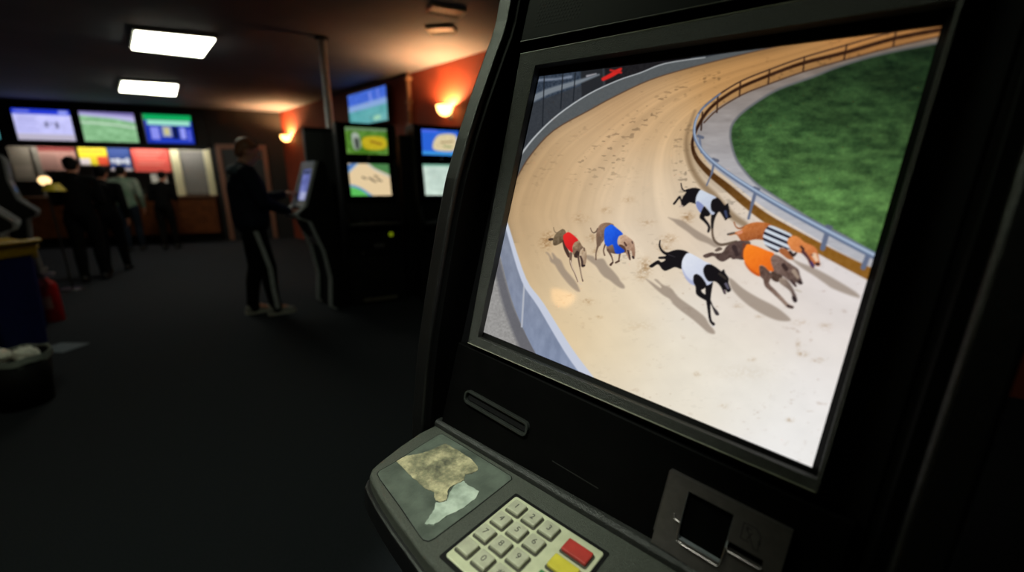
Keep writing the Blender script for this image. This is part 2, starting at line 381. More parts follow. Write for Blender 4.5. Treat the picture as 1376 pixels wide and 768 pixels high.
    cv.put(i, np.clip(.5 - sdd / 1.6, 0, 1), np.array([50, 28, 16.]) * (1 - t) + np.array([136, 92, 34.]) * t + (fbm(X[i] / 5, Y[i] / 5, 51) - .5)[:, None] * 22)
    for a, b, w in [((942, 186), (944, 206), 2.4), ((962, 216), (958, 234), 3), ((958, 234), (951, 250), 2), ((1017, 257), (1012, 275), 4.5), ((1012, 275), (1007, 294), 3.5), ((1114, 306), (1106, 333), 7), ((1168, 338), (1160, 358), 7)]:
        cv.stroke([a, b], [w, w], (98, 108, 132), .8)
    for x, y in ((943, 185), (963, 216), (1018, 254), (1115, 304)): cv.stroke([(x - 3, y - 1), (x + 3, y + 1)], [4, 4], (92, 98, 116), .8)
    tube = [(1275, 32), (1207, 42), (1141, 60.5), (1084, 77), (1037, 94), (1000, 109), (970, 127), (950, 143), (940, 156), (935, 172), (937, 190), (951, 211), (978, 233), (1017, 258), (1064, 285), (1119, 314), (1174, 342), (1240, 376)]
    tw = [2, 2, 2, 2, 2, 2, 2.2, 2.5, 3, 3.6, 4.4, 5, 6, 6.8, 7.6, 8.6, 9.6, 11]
    cv.stroke(tube[:8], tw[:8], (62, 42, 32), .7)
    cv.stroke(tube[6:], tw[6:], (98, 112, 138), .8)
    cv.stroke([(x + .4, y - 1) for x, y in tube[8:]], [w * .38 for w in tw[8:]], (176, 194, 216), .9, .9)
    # ------------------------------------------------ dogs
    def Z(sc, ox, oy): return lambda L: [(ox + x / sc, oy + y / sc) for x, y in L]
    SH = (142, 126, 112)
    def shadow(z, L): cv.poly(z(L), SH, 1.4, .72)
    def st(z, sc, L, W, col, soft=.6): cv.stroke(z(L), [w / sc for w in W], col, soft)
    z = Z(6.98, 725, 290); k = 6.98
    shadow(z, [(55, 365), (80, 370), (122, 425), (112, 372), (130, 375), (160, 410), (200, 440), (240, 520), (300, 590), (340, 640), (370, 700), (375, 728), (340, 720), (280, 670), (220, 600), (170, 530), (140, 480), (100, 450), (85, 400)])
    shadow(z, [(440, 385), (500, 395), (530, 420), (600, 420), (640, 480), (690, 530), (740, 590), (760, 625), (795, 665), (795, 692), (760, 690), (710, 660), (660, 620), (610, 590), (570, 550), (530, 490), (480, 450), (440, 415)])
    # fawn dog, red jacket
    st(z, k, [(130, 130), (137, 160), (158, 180), (190, 165), (215, 150)], [7, 9, 11, 13, 16], (138, 118, 92))
    cv.poly(z([(150, 190), (215, 145), (245, 170), (240, 240), (190, 280), (150, 298), (125, 290), (122, 252), (100, 258), (85, 245), (100, 228), (125, 233)]), (142, 122, 92), col2=(86, 70, 52), tex=30)
    cv.stroke(z([(90, 243), (118, 238)]), [2.6, 2.4], (60, 46, 38))
    st(z, k, [(225, 260), (245, 330), (275, 395)], [26, 34, 30], (70, 50, 42))
    cv.poly(z([(322, 262), (362, 245), (400, 300), (425, 335), (400, 380), (368, 400), (330, 400), (308, 350)]), (170, 142, 108), col2=(74, 54, 44), tex=40)
    cv.poly(z([(350, 345), (385, 385), (355, 412), (322, 398)]), (58, 42, 36))
    st(z, k, [(292, 375), (292, 470), (330, 560), (358, 635)], [30, 18, 11, 11], (108, 86, 72))
    st(z, k, [(288, 440), (306, 500), (340, 570), (372, 648), (392, 655)], [10, 10, 7, 12, 12], (214, 192, 168))
    st(z, k, [(362, 400), (376, 490), (392, 575), (404, 628)], [18, 14, 9, 12], (92, 72, 62))
    st(z, k, [(378, 500), (392, 560), (404, 610)], [5, 5, 6], (200, 178, 152))
    cv.poly(z([(238, 188), (270, 172), (312, 195), (362, 246), (328, 268), (308, 310), (310, 360), (280, 345), (242, 300), (222, 240), (222, 205)]), (228, 42, 38), col2=(196, 30, 34))
    cv.poly(z([(382, 345), (412, 318), (436, 335), (442, 400), (434, 460), (415, 500), (392, 492), (384, 430), (372, 390)]), (196, 172, 142), col2=(150, 124, 100), tex=40)
    st(z, k, [(385, 400), (398, 440), (400, 480)], [16, 20, 18], (72, 54, 48)); st(z, k, [(402, 486), (420, 484)], [20, 16], (44, 34, 34))
    st(z, k, [(418, 322), (420, 345)], [12, 10], (98, 76, 60))
    # fawn dog, blue jacket
    st(z, k, [(480, 132), (490, 160), (510, 176), (535, 162), (548, 140)], [7, 9, 11, 14, 18], (104, 84, 70))
    st(z, k, [(618, 285), (602, 340), (612, 385)], [16, 12, 14], (104, 80, 66))
    cv.poly(z([(540, 160), (568, 102), (620, 80), (675, 85), (700, 108), (640, 150), (612, 230), (585, 270), (565, 300), (538, 290), (533, 210)]), (148, 118, 96), col2=(104, 80, 66), tex=34)
    st(z, k, [(565, 230), (548, 300), (531, 365), (530, 425)], [44, 22, 11, 13], (112, 90, 74))
    cv.poly(z([(632, 300), (690, 285), (712, 325), (728, 368), (680, 365), (638, 345)]), (142, 114, 94), col2=(92, 68, 58))
    st(z, k, [(645, 335), (676, 395), (690, 440)], [24, 14, 11], (98, 76, 64)); st(z, k, [(688, 452), (668, 474)], [16, 22], (78, 58, 50))
    st(z, k, [(756, 368), (750, 405), (746, 436)], [18, 14, 14], (104, 80, 66)); st(z, k, [(746, 438), (716, 454)], [18, 15], (84, 62, 52))
    cv.poly(z([(742, 215), (790, 190), (840, 215), (885, 255), (896, 300), (900, 345), (896, 402), (876, 414), (866, 350), (852, 345), (858, 425), (842, 420), (812, 365), (782, 345), (745, 330), (732, 270)]), (204, 170, 142), col2=(150, 116, 96), tex=36)
    cv.poly(z([(750, 285), (800, 300), (815, 350), (780, 360), (745, 340)]), (92, 64, 52))
    st(z, k, [(800, 265), (815, 290)], [16, 20], (88, 60, 50)); st(z, k, [(872, 258), (876, 270)], [12, 10], (70, 50, 46))
    st(z, k, [(832, 340), (845, 390), (850, 420)], [14, 14, 12], (62, 44, 40)); st(z, k, [(878, 398), (886, 410)], [18, 14], (38, 30, 32))
    cv.poly(z([(680, 97), (722, 125), (785, 183), (748, 206), (733, 250), (742, 290), (800, 338), (782, 360), (740, 372), (712, 362), (700, 320), (685, 285), (640, 302), (613, 270), (608, 200), (615, 140), (642, 113)]), (34, 98, 232), col2=(22, 66, 190))
    # two black dogs in white jackets
    z = Z(6.98, 890, 235); k = 6.98; BL = (22, 19, 22); BH = (50, 46, 50)
    shadow(z, [(60, 410), (100, 418), (200, 440), (300, 510), (400, 570), (470, 610), (540, 670), (500, 685), (430, 650), (330, 610), (240, 540), (150, 480), (110, 445)])
    st(z, k, [(185, 90), (192, 130), (215, 158), (255, 152)], [9, 12, 15, 24], BL)
    cv.poly(z([(230, 152), (300, 130), (368, 145), (350, 190), (340, 240), (330, 280), (300, 275), (262, 268), (220, 300), (192, 304), (180, 255), (166, 235), (125, 287), (108, 280), (135, 245), (165, 208), (182, 215), (190, 240), (205, 210), (232, 175)]), BL)
    st(z, k, [(172, 306), (196, 300)], [14, 14], (190, 170, 158))
    st(z, k, [(495, 365), (478, 440), (475, 520)], [52, 32, 20], (30, 26, 26))
    cv.poly(z([(465, 255), (515, 218), (552, 240), (590, 288), (605, 285), (625, 272), (632, 300), (640, 340), (640, 370), (656, 402), (622, 415), (600, 432), (585, 410), (560, 370), (540, 352), (510, 385), (480, 390), (460, 340)]), BL)
    st(z, k, [(600, 350), (612, 400)], [26, 22], (58, 66, 96))
    cv.poly(z([(370, 150), (430, 175), (515, 217), (478, 240), (462, 290), (470, 340), (500, 362), (480, 382), (450, 362), (410, 300), (388, 310), (372, 366), (340, 330), (322, 280), (325, 220), (345, 175)]), (206, 214, 226), col2=(184, 192, 212))
    cv.poly(z([(345, 255), (400, 300), (385, 320), (372, 366), (340, 330), (324, 290), (328, 265)]), (128, 138, 184))
    cv.poly(z([(398, 305), (425, 325), (458, 370), (440, 395), (404, 398), (412, 420), (442, 460), (458, 500), (445, 545), (428, 540), (434, 495), (400, 450), (365, 420), (357, 400), (370, 360)]), BL)
    z2 = Z(5.486, 860, 310); k2 = 5.486
    shadow(z2, [(45, 365), (90, 388), (150, 428), (155, 412), (110, 370), (130, 370), (170, 405), (230, 430), (280, 490), (340, 535), (420, 590), (480, 640), (510, 690), (550, 740), (545, 762), (500, 750), (440, 700), (380, 650), (310, 600), (250, 550), (220, 510), (170, 480), (110, 430)])
    st(z2, k2, [(152, 82), (148, 118), (165, 155), (200, 178), (250, 172)], [9, 13, 17, 22, 30], BL)
    st(z2, k2, [(146, 208), (200, 206)], [16, 22], BL)
    cv.poly(z2([(200, 178), (260, 150), (320, 150), (365, 172), (345, 210), (330, 250), (310, 288), (262, 275), (225, 290), (188, 303), (165, 290), (135, 256), (92, 280), (72, 272), (80, 260), (135, 226), (160, 240), (190, 222)]), BL)
    st(z2, k2, [(215, 185), (260, 200)], [8, 6], BH)
    cv.poly(z2([(468, 270), (500, 245), (552, 265), (600, 300), (606, 300), (622, 288), (632, 315), (656, 350), (656, 390), (673, 438), (650, 456), (632, 438), (636, 466), (620, 465), (600, 420), (570, 385), (545, 376), (510, 382), (480, 350), (466, 310)]), BL)
    st(z2, k2, [(590, 320), (635, 355)], [20, 18], (52, 46, 42)); st(z2, k2, [(636, 395), (652, 425)], [22, 18], (92, 88, 104)); st(z2, k2, [(622, 440), (630, 462)], [10, 8], (120, 100, 108))
    st(z2, k2, [(512, 390), (505, 480), (508, 560), (515, 640)], [56, 40, 26, 17], BL); st(z2, k2, [(514, 630), (522, 668), (542, 690)], [18, 19, 22], (20, 17, 22)); st(z2, k2, [(528, 704), (550, 706)], [6, 5], (210, 206, 210))
    cv.poly(z2([(360, 170), (420, 195), (480, 230), (528, 250), (492, 255), (470, 290), (478, 335), (505, 375), (538, 380), (495, 407), (470, 372), (430, 330), (403, 330), (398, 360), (406, 406), (370, 390), (335, 345), (312, 290), (312, 240), (328, 198)]), (222, 226, 236), col2=(198, 204, 224))
    cv.poly(z2([(312, 280), (340, 330), (372, 365), (400, 375), (406, 406), (370, 392), (335, 350)]), (160, 166, 200), 1.2, .8)
    cv.poly(z2([(400, 335), (425, 325), (460, 350), (492, 402), (476, 430), (455, 440), (462, 460), (492, 480), (522, 515), (542, 560), (575, 598), (583, 622), (560, 622), (543, 590), (525, 545), (490, 520), (440, 492), (415, 465), (412, 420), (396, 380)]), BL)
    st(z2, k2, [(556, 592), (572, 614)], [18, 18], (62, 56, 60))
    # striped jacket dog
    z4 = Z(5.12, 960, 280); k4 = 5.12
    shadow(z4, [(530, 345), (600, 372), (700, 412), (819, 475), (960, 560), (1000, 600), (960, 600), (819, 548), (760, 510), (680, 455), (600, 405)])
    shadow(z4, [(110, 480), (200, 552), (300, 612), (400, 662), (470, 708), (525, 765), (440, 768), (340, 730), (240, 670), (160, 600), (115, 540)])
    OR = (206, 122, 62)
    st(z4, k4, [(140, 100), (155, 130), (182, 141), (240, 118), (300, 108)], [8, 9, 12, 14, 20], (150, 88, 52))
    cv.poly(z4([(100, 180), (150, 166), (190, 150), (222, 118), (280, 98), (340, 98), (395, 115), (370, 170), (350, 215), (290, 215), (232, 226), (192, 228), (172, 202), (152, 182), (112, 190)]), OR, col2=(150, 82, 44), tex=30)
    st(z4, k4, [(98, 182), (140, 172)], [14, 14], (92, 82, 74)); st(z4, k4, [(170, 172), (190, 165)], [24, 20], (214, 142, 110))
    cv.poly(z4([(450, 275), (500, 280), (535, 325), (550, 350), (510, 348), (470, 318), (450, 300)]), (164, 98, 58), tex=20)
    st(z4, k4, [(525, 300), (545, 322), (565, 305)], [22, 22, 14], (48, 34, 34))
    cv.poly(z4([(530, 185), (580, 195), (622, 230), (660, 245), (700, 270), (715, 310), (726, 365), (732, 385), (710, 396), (692, 385), (682, 408), (660, 388), (640, 345), (612, 312), (570, 300), (530, 282), (505, 250), (508, 205)]), (222, 138, 76), col2=(190, 108, 62), tex=22)
    cv.poly(z4([(600, 300), (640, 345), (662, 390), (682, 408), (690, 385), (665, 350), (640, 310), (615, 285)]), (84, 52, 56))
    st(z4, k4, [(600, 262), (615, 280)], [16, 18], (58, 36, 34)); st(z4, k4, [(668, 370), (682, 396)], [18, 14], (72, 58, 104)); st(z4, k4, [(704, 380), (720, 380)], [18, 18], (40, 32, 40))
    st(z4, k4, [(690, 320), (705, 352)], [34, 24], (232, 196, 164)); st(z4, k4, [(668, 316), (680, 318)], [8, 6], (90, 56, 50))
    jp = catmull(z4([(390, 118), (450, 138), (535, 180), (512, 208), (506, 240), (526, 278), (500, 280), (475, 268), (452, 275), (440, 302), (400, 286), (352, 250), (340, 210), (345, 170), (365, 135)]))
    i = cv.box(jp, 2); al = np.clip(.5 - cv.sd_poly(i, jp) / 1.4, 0, 1)
    q = ((Y[i] - 280) * 5.12 - 118) - ((X[i] - 960) * 5.12 - 390) * 0.42      # across the stripes
    ph = np.mod(q - 2 + 20, 44) / 44.0
    w = np.clip((np.abs(ph - .5) - .27) * 12 + .5, 0, 1)[:, None]
    cv.put(i, al, np.array([206, 214, 224.]) * (1 - w) + np.array([22, 20, 40.]) * w)
    # brown dog, orange jacket
    st(z, k, [(475, 515), (480, 580), (500, 628), (545, 658), (600, 655), (700, 632)], [18, 22, 24, 26, 26, 30], (104, 88, 74))
    cv.poly(z2([(555, 148), (590, 124), (612, 140), (572, 158)]), (104, 88, 78))
    cv.poly(z2([(470, 186), (530, 164), (562, 170), (612, 162), (642, 120), (700, 85), (768, 78), (820, 90), (800, 215), (768, 215), (720, 207), (680, 198), (620, 230), (580, 220), (545, 192), (490, 206)]), (102, 84, 76), col2=(72, 56, 52), tex=34)
    cv.poly(z4([(100, 270), (160, 232), (200, 225), (235, 242), (240, 300), (208, 352), (160, 350), (120, 346)]), (98, 78, 72), col2=(70, 54, 52), tex=30)
    st(z4, k4, [(140, 270), (160, 320)], [34, 26], (58, 44, 44)); st(z4, k4, [(210, 250), (200, 330)], [22, 22], (104, 62, 50))
    cv.poly(z4([(400, 430), (462, 450), (466, 490), (430, 505), (392, 480)]), (76, 58, 50), tex=24)
    cv.poly(z4([(452, 478), (490, 480), (532, 530), (552, 570), (570, 620), (562, 642), (540, 632), (530, 580), (500, 548), (452, 512)]), (150, 132, 118), col2=(92, 76, 72), tex=24)
    st(z4, k4, [(545, 612), (556, 630)], [24, 26], (46, 36, 38)); st(z4, k4, [(560, 556), (596, 570)], [14, 12], (196, 186, 174))
    cv.poly(z4([(408, 315), (460, 332), (502, 362), (540, 388), (580, 418), (592, 460), (607, 510), (590, 522), (560, 505), (568, 535), (550, 532), (520, 500), (480, 470), (450, 452), (405, 432), (392, 380), (390, 345)]), (128, 104, 94), col2=(92, 74, 68), tex=44)
    st(z4, k4, [(478, 390), (496, 415)], [30, 30], (60, 44, 42)); st(z4, k4, [(548, 430), (575, 470)], [30, 22], (160, 140, 124)); st(z4, k4, [(586, 502), (602, 510)], [20, 14], (44, 34, 38)); st(z4, k4, [(530, 495), (558, 528)], [12, 12], (60, 44, 46))
    cv.poly(z4([(310, 400), (345, 398), (388, 440), (402, 462), (384, 492), (382, 520), (422, 560), (470, 610), (510, 652), (546, 670), (535, 686), (500, 678), (458, 636), (400, 582), (350, 535), (338, 490), (314, 460)]), (92, 70, 62), col2=(150, 128, 114), tex=34)
    st(z4, k4, [(505, 668), (538, 678)], [16, 14], (56, 42, 42))
    cv.poly(z4([(235, 248), (300, 263), (360, 288), (414, 310), (392, 340), (395, 380), (410, 427), (380, 430), (345, 398), (312, 398), (312, 466), (260, 440), (225, 400), (205, 350), (203, 300), (215, 270)]), (248, 132, 36), col2=(226, 104, 30), tex=10)
    cv.poly(z4([(212, 372), (260, 425), (312, 452), (312, 468), (260, 443), (222, 402)]), (180, 74, 26), 1.2, .7)
    return np.clip(cv.C, 0, 255) / 255.0
# ---------------------------------------------------------------- the terminal in the foreground
# its display frame: x along the screen, y up the screen, z out of the glass
TU, TV_, TN = V((0.7442174, -0.6652661, -0.0596777)), V((0.2163601, 0.1555758, 0.9638384)), V((-0.6319246, -0.7302172, 0.2597193))
TC = V((0.1837739, 0.5867688, 1.3210378)); DH = 0.459112 / 2
S = Matrix(((TU.x, TV_.x, TN.x, TC.x), (TU.y, TV_.y, TN.y, TC.y), (TU.z, TV_.z, TN.z, TC.z), (0, 0, 0, 1)))
hz, out = V((0.746, -0.666, 0)).normalized(), V((-0.666, -0.746, 0)).normalized()
K = Matrix(((hz.x, out.x, 0, -.0985), (hz.y, out.y, 0, .6632), (0, 0, 1, .9259), (0, 0, 0, 1)))   # control shelf: x along, y towards the player, z up
K = K.copy()
T = thing('betting_terminal', 'large black betting terminal in the foreground showing a greyhound race', 'betting terminal',
          M=Matrix.Translation((0.33, .80, 0)) @ Matrix.Rotation(math.atan2(hz.y, hz.x), 4, 'Z'))
HOM = np.array([[-8.3778953, 108.4398061, 865.0642501], [-209.3728957, -992.5958852, 304.7069939], [-1.0604179, -0.1511101, 1.0]])
def paint_race(U, W):
    x = (U - .5) * .5; y = (.5 - W) * 2 * DH
    q = HOM @ np.stack([x, y, np.ones_like(x)]); return race_picture(q[0] / q[2], q[1] / q[2])
picture_grid('display', 640, 620, [(-.25, DH, 0), (.25, DH, 0), (.25, -DH, 0), (-.25, -DH, 0)], paint_race, screen_mat('race_display', 1.0, rough=.05), T, S)
# frame around the glass
obj('display_surround', frame_ring(B(), (-.262, .262, -.2385, .2425), (-.2502, .2502, -.2297, .2297), .0035, .002, -.02), gloss, T, M=S)
bm = quad_ring(B(), [(-.2640, -.2535), (.2600, -.2470), (.2600, .2710), (-.2870, .2630)], [(-.2445, -.2375), (.2560, -.2345), (.2560, .2430), (-.2480, .2395)], .0200, .0185, .006)
obj('bezel', bm, bezel_grain, T, M=S, bevel=.0012, seg=3)
bm = quad_ring(B(), [(-.2600, -.2520), (.2595, -.2460), (.2595, .2680), (-.2800, .2600)], [(-.2505, -.2305), (.2505, -.2305), (.2508, .2310), (-.2508, .2302)], .0150, .0020, -.02)
for pts in ([(-.2635, -.2535, .0196), (.2580, -.2470, .0196)], [(-.2865, .2628, .0196), (.2, .2693, .0196)]): tag(obj('bezel_highlight', tube(B(), pts, .0011, 6), mat('bezel_highlight_paint', (120, 120, 106), .3), T, M=S), 'painted highlight along the edge of the grained frame', None)  # pale tubes painting in the highlight along the frame edges
obj('inner_bezel', bm, panel_black, T, M=S)
# front panel behind the bezel, above and below
bm = box(B(), -.306, .306, -.47, .62, -.06, -.004)
obj('front_panel', bm, black, T, M=S, bevel=.003)
bm = box(B(), -.296, .296, .285, .60, -.01, .0180)
up = obj('upper_panel', bm, panel_black, T, M=S, bevel=.003)
def grille(x0):
    bm = B()
    for r in range(9):
        for c in range(14):
            x = x0 + c * .0066 + (r % 2) * .0033; y = .308 + r * .0058
            lathe(bm, [(0, .0003), (.0019, .0003), (.0019, 0)], 8, Matrix.Translation((x, y, .0181)))
    return bm
for x0 in (-.268, .18): tag(obj('speaker_grille', grille(x0), soft_black, T, M=S), 'round perforated speaker holes', None)
bm = box(B(), -.296, .296, -.455, -.262, -.01, .0125)
obj('lower_panel', bm, panel_black, T, M=S, bevel=.003)
# curved cheeks either side
prof = [(.74, .075), (.60, .062), (.45, .05), (.40, .043), (.36, .0385), (.318, .037), (.29, .0395), (.262, .045), (.215, .053), (.163, .062), (.10, .0705), (.025, .077), (-.05, .0765), (-.123, .073), (-.20, .069),
        (-.264, .064), (-.32, .0575), (-.367, .05), (-.42, .042), (-.476, .030), (-.50, -.01), (-.95, -.22), (-1.25, -.33), (-1.25, -.36), (-1.16, -.66), (.5, -.24), (.76, -.17)]
# mesh height follows the floor: the outline is sheared to stand plumb
def cheek(x0, x1, inset=0.0):
    p = [(y, z - inset) if i < 20 else (y, z) for i, (y, z) in enumerate(prof)]
    return prism(B(), p, x0, x1, axes='yzx')
for s in (-1, 1):
    a, b = sorted((s * .318, s * .350)); obj('side_panel', cheek(a, b), cheek_m, T, M=S, bevel=.0045, seg=3)
    a, b = sorted((s * .3065, s * .3195)); obj('side_trim', cheek(a, b, .011), panel_black, T, M=S, bevel=.0015)
# cabinet body down to the floor
bm = B(); Kz = -.9259
prism(bm, [(-.06, -.03), (.0, -.16), (.0, Kz + .10), (-.03, Kz + .06), (-.03, Kz), (-.46, Kz), (-.50, .90), (-.44, .92), (-.28, .60), (-.18, .30)], -.074, .546, axes='yzx')
obj('cabinet_body', bm, black, T, M=K)
# control shelf
half = [(-.072, -.028), (-.0735, .030), (-.0665, .075), (-.0545, .125), (-.0485, .142), (-.0375, .153), (-.017, .1595), (.02, .1675), (.07, .176), (.15, .186), (.237, .190)]
outline = half + [(.474 - x, y) for x, y in half[::-1][1:]]
bm = prism(B(), outline, -.030, 0)
tag(obj('panel_highlight', tube(B(), [(-.294, .2855, .0182), (.294, .2855, .0182)], .0012, 6), mat('panel_highlight_paint', (70, 70, 64), .4), T, M=S), 'thin painted highlight along the lower edge of the upper panel', None)  # lighter tube standing in for the highlight under the upper panel
sh = obj('control_shelf', bm, grain_grey, T, M=K, bevel=.006, seg=4)
cx_ = .237
skirt = [(cx_ + (x - cx_) * 1.022, y + (.007 if y > 0 else 0)) for x, y in outline]
bm = B(); top = [bm.verts.new((x, y, -.022)) for x, y in skirt]; mid = [bm.verts.new((cx_ + (x - cx_) * 1.01, y + .002, -.058)) for x, y in skirt]
bot = [bm.verts.new((cx_ + (x - cx_) * .93, y * .45, -.16)) for x, y in skirt]
for A_, C_ in ((top, mid), (mid, bot)):
    for i in range(len(A_)): bm.faces.new([A_[i], A_[(i + 1) % len(A_)], C_[(i + 1) % len(A_)], C_[i]])
bm.faces.new(top); bm.faces.new(bot)
obj('shelf_skirt', bm, black, T, M=K, bevel=.004)
bm = prism(B(), [(-.024, 0), (-.020, .012), (-.008, .0125), (-.003, .009), (-.002, 0)], -.070, .544, axes='yzx')
obj('shelf_rim', bm, grain, T, M=K, bevel=.002)
# inlaid plate with torn sticker
pl = [(-.0400, .010), (-.0355, .0055), (.02, .0045), (.134, .0055), (.1395, .010), (.1400, .09), (.1385, .160), (.1365, .168), (.1290, .1715), (.12, .1705), (.06, .159), (-.015, .1470), (-.0285, .1435), (-.0325, .138), (-.0325, .110), (-.038, .05)]
def offs(P, d):
    c = V((sum(p[0] for p in P) / len(P), sum(p[1] for p in P) / len(P))); return [tuple(V(p) + (V(p) - c).normalized() * d) for p in P]
obj('plate_gasket', prism(B(), offs(pl, .0016), -.001, .0004), soft_black, T, M=K)
plate_m = mat('scuffed_grey_plate', (58, 64, 58), .42, var=.25, scale=26, bump=.3, bscale=240, rgb2=(82, 89, 81))
obj('inlay_plate', prism(B(), pl, -.001, .0009), plate_m, T, M=K, bevel=.0004)
def ragged(P, n=6, amp=.0011, seed=1):
    rnd = random.Random(seed); o_ = []
    for i in range(len(P)):
        a, b = V(P[i]), V(P[(i + 1) % len(P)]); nn = V((b.y - a.y, a.x - b.x)).normalized()
        for k in range(n):
            t = k / n; o_.append(tuple(a.lerp(b, t) + nn * (rnd.uniform(-1, 1) * amp * (.4 if k == 0 else 1))))
    return o_
beige = [(-.0321, .1062), (-.0326, .0884), (-.0217, .0733), (-.014, .0556), (-.0112, .0334), (-.0085, .0209), (.0044, .0194), (.0273, .0186), (.0541, .0189), (.0799, .0262), (.0852, .0312), (.0841, .0417), (.0778, .052), (.0859, .0609), (.0826, .0793),
         (.0829, .0899), (.0982, .1069), (.096, .1148), (.086, .1178), (.071, .1089), (.0567, .1133), (.0355, .112), (.006, .1105)]
bm = prism(B(), ragged(beige, 6, .0009, 3), .0008, .0017)
def residue_mat():
    m = bpy.data.materials.new('torn_sticker_residue'); m.use_nodes = True; nt = m.node_tree; N, L = nt.nodes, nt.links; b = N['Principled BSDF']; b.inputs['Roughness'].default_value = .75
    tc = N.new('ShaderNodeTexCoord'); n1 = N.new('ShaderNodeTexNoise'); n1.inputs['Scale'].default_value = 22; n1.inputs['Detail'].default_value = 8; n1.inputs['Roughness'].default_value = .7
    r1 = N.new('ShaderNodeValToRGB'); E = r1.color_ramp.elements
    E[0].position = .34; E[0].color = (*lin((62, 62, 50)), 1); E[1].position = .62; E[1].color = (*lin((172, 162, 128)), 1)
    q = E.new(.47); q.color = (*lin((112, 108, 84)), 1)
    L.new(tc.outputs['Object'], n1.inputs['Vector']); L.new(n1.outputs['Fac'], r1.inputs['Fac']); L.new(r1.outputs['Color'], b.inputs['Base Color'])
    bp = N.new('ShaderNodeBump'); bp.inputs['Strength'].default_value = .8; bp.inputs['Distance'].default_value = .002; L.new(n1.outputs['Fac'], bp.inputs['Height']); L.new(bp.outputs['Normal'], b.inputs['Normal'])
    return m
obj('sticker_residue', bm, residue_mat(), T, M=K)
paper = [(.0876, .0639), (.098, .0656), (.122, .0633), (.1287, .0757), (.1291, .091), (.1291, .1024), (.1259, .1163), (.1223, .1268), (.1229, .1404), (.1216, .1483), (.1115, .1556), (.1066, .1444), (.1001, .1302), (.0915, .1208), (.0971, .1157), (.1013, .1081), (.091, .0952), (.085, .081)]
obj('torn_label', prism(B(), ragged(paper, 4, .0008, 8), .0009, .0024), mat('worn_label_paper', (112, 124, 112), .7, scale=45, rgb2=(160, 170, 158), bump=.4, bscale=90, detail=6), T, M=K)
# keypad
obj('keypad_recess', prism(B(), rrect(.1645, .3225, .0275, .1745, .003), -.001, .0006), soft_black, T, M=K)
kp = obj('keypad', prism(B(), rrect(.1705, .3180, .0340, .1685, .004), 0, .0030), mat('keypad_plate', (176, 178, 150), .38, var=.08, scale=60, metal=.15, bump=.15, bscale=400), T, M=K, bevel=.001)
key_m = mat('keypad_key', (160, 160, 140), .42, var=.1, scale=80, metal=.2, bump=.2, bscale=500)
seat_m = mat('key_surround', (60, 58, 48), .6)
ink = mat('key_ink', (58, 56, 52), .7)
labs = ['1', '2', '3', '4', '5', '6', '7', '8', '9', '', '0', '#']
def key(name, x, y, w_, h_, m, s=''):
    M = K @ Matrix.Translation((x, y, 0))
    k_ = obj(name, prism(B(), rrect(-w_ / 2, w_ / 2, -h_ / 2, h_ / 2, .0022), .0036, .0090), m, T, M=M, bevel=.0016, seg=3)
    obj('key_surround', prism(B(), rrect(-w_ / 2 - .0019, w_ / 2 + .0019, -h_ / 2 - .0016, h_ / 2 + .0026, .003), .0028, .0036), seat_m, k_, M=M)
    if s: obj('digit', text_bm(s, .0125, Matrix.Translation((0, 0, .0091)) @ Matrix.Diagonal((1, -1, 1, 1))), ink, k_, M=M)
    return k_
for i, s in enumerate(labs):
    r, c = divmod(i, 3)
    key('key', .1890 + c * .02855 - r * .0012, .0535 + r * .0302, .0215, .0212, key_m, s)
tag(key('cancel_key', .2930, .0580, .036, .0205, mat('red_key', (150, 44, 38), .45)), 'red key', None)
tag(key('clear_key', .2930, .0880, .036, .0205, mat('yellow_key', (176, 164, 50), .45)), 'yellow key', None)
tag(key('enter_key', .2930, .1180, .036, .0205, mat('green_key', (50, 110, 60), .45)), 'green key', None)
# note slot on the lower left
def stadium_ring(bm, x0, x1, y0, y1, r, wd, za, zb):
    O = rrect(x0, x1, y0, y1, r); I = rrect(x0 + wd, x1 - wd, y0 + wd, y1 - wd, max(r - wd, .001))
    o0 = [bm.verts.new((x, y, za)) for x, y in O]; o1 = [bm.verts.new((x, y, zb)) for x, y in O]; i1 = [bm.verts.new((x, y, zb)) for x, y in I]; i0 = [bm.verts.new((x, y, za)) for x, y in I]
    n = len(O)
    for k in range(n):
        j = (k + 1) % n
        for A_, C_ in ((o0, o1), (o1, i1), (i1, i0), (i0, o0)): bm.faces.new([A_[k], A_[j], C_[j], C_[k]])
    return bm
ns = obj('note_slot', stadium_ring(B(), -.246, -.098, -.3585, -.3340, .010, .0042, .010, .0200), mat('slot_rim', (34, 36, 34), .28), T, M=S, bevel=.001)
obj('slot_mouth', box(B(), -.240, -.104, -.352, -.340, .008, .0140), soft_black, ns, M=S)
obj('panel_glint', box(B(), -.046, .034, -.3720, -.3708, .0122, .0131), dark_steel, T, M=S)  # thin steel strip standing in for a highlight line on the panel
# steel receipt plate
bm = B(); X0, X1, Y1, Y0 = .120, .2500, -.296, -.392; z0, z1 = .011, .0215
for r in ((X0, .146, Y0, Y1), (.146, .1965, -.309, Y1), (.1965, X1, -.3395, Y1), (.1965, X1, Y0, -.3500), (.2330, X1, -.3500, -.3395), (.146, .1965, Y0, -.3690)): box(bm, r[0], r[1], r[2], r[3], z0, z1)
bmesh.ops.remove_doubles(bm, verts=bm.verts, dist=1e-5)
rp = obj('receipt_plate', bm, steel, T, M=S)
bm = B(); box(bm, .1445, .1975, -.369, -.308, -.030, -.026); box(bm, .1445, .1462, -.371, -.308, -.03, .0213); box(bm, .1963, .1980, -.371, -.308, -.03, .0213); box(bm, .1445, .198, -.371, -.3690, -.03, .0213); box(bm, .1445, .198, -.309, -.3075, -.03, .0213)
obj('recess', bm, mat('recess_plastic', (112, 116, 120), .4), rp, M=S)
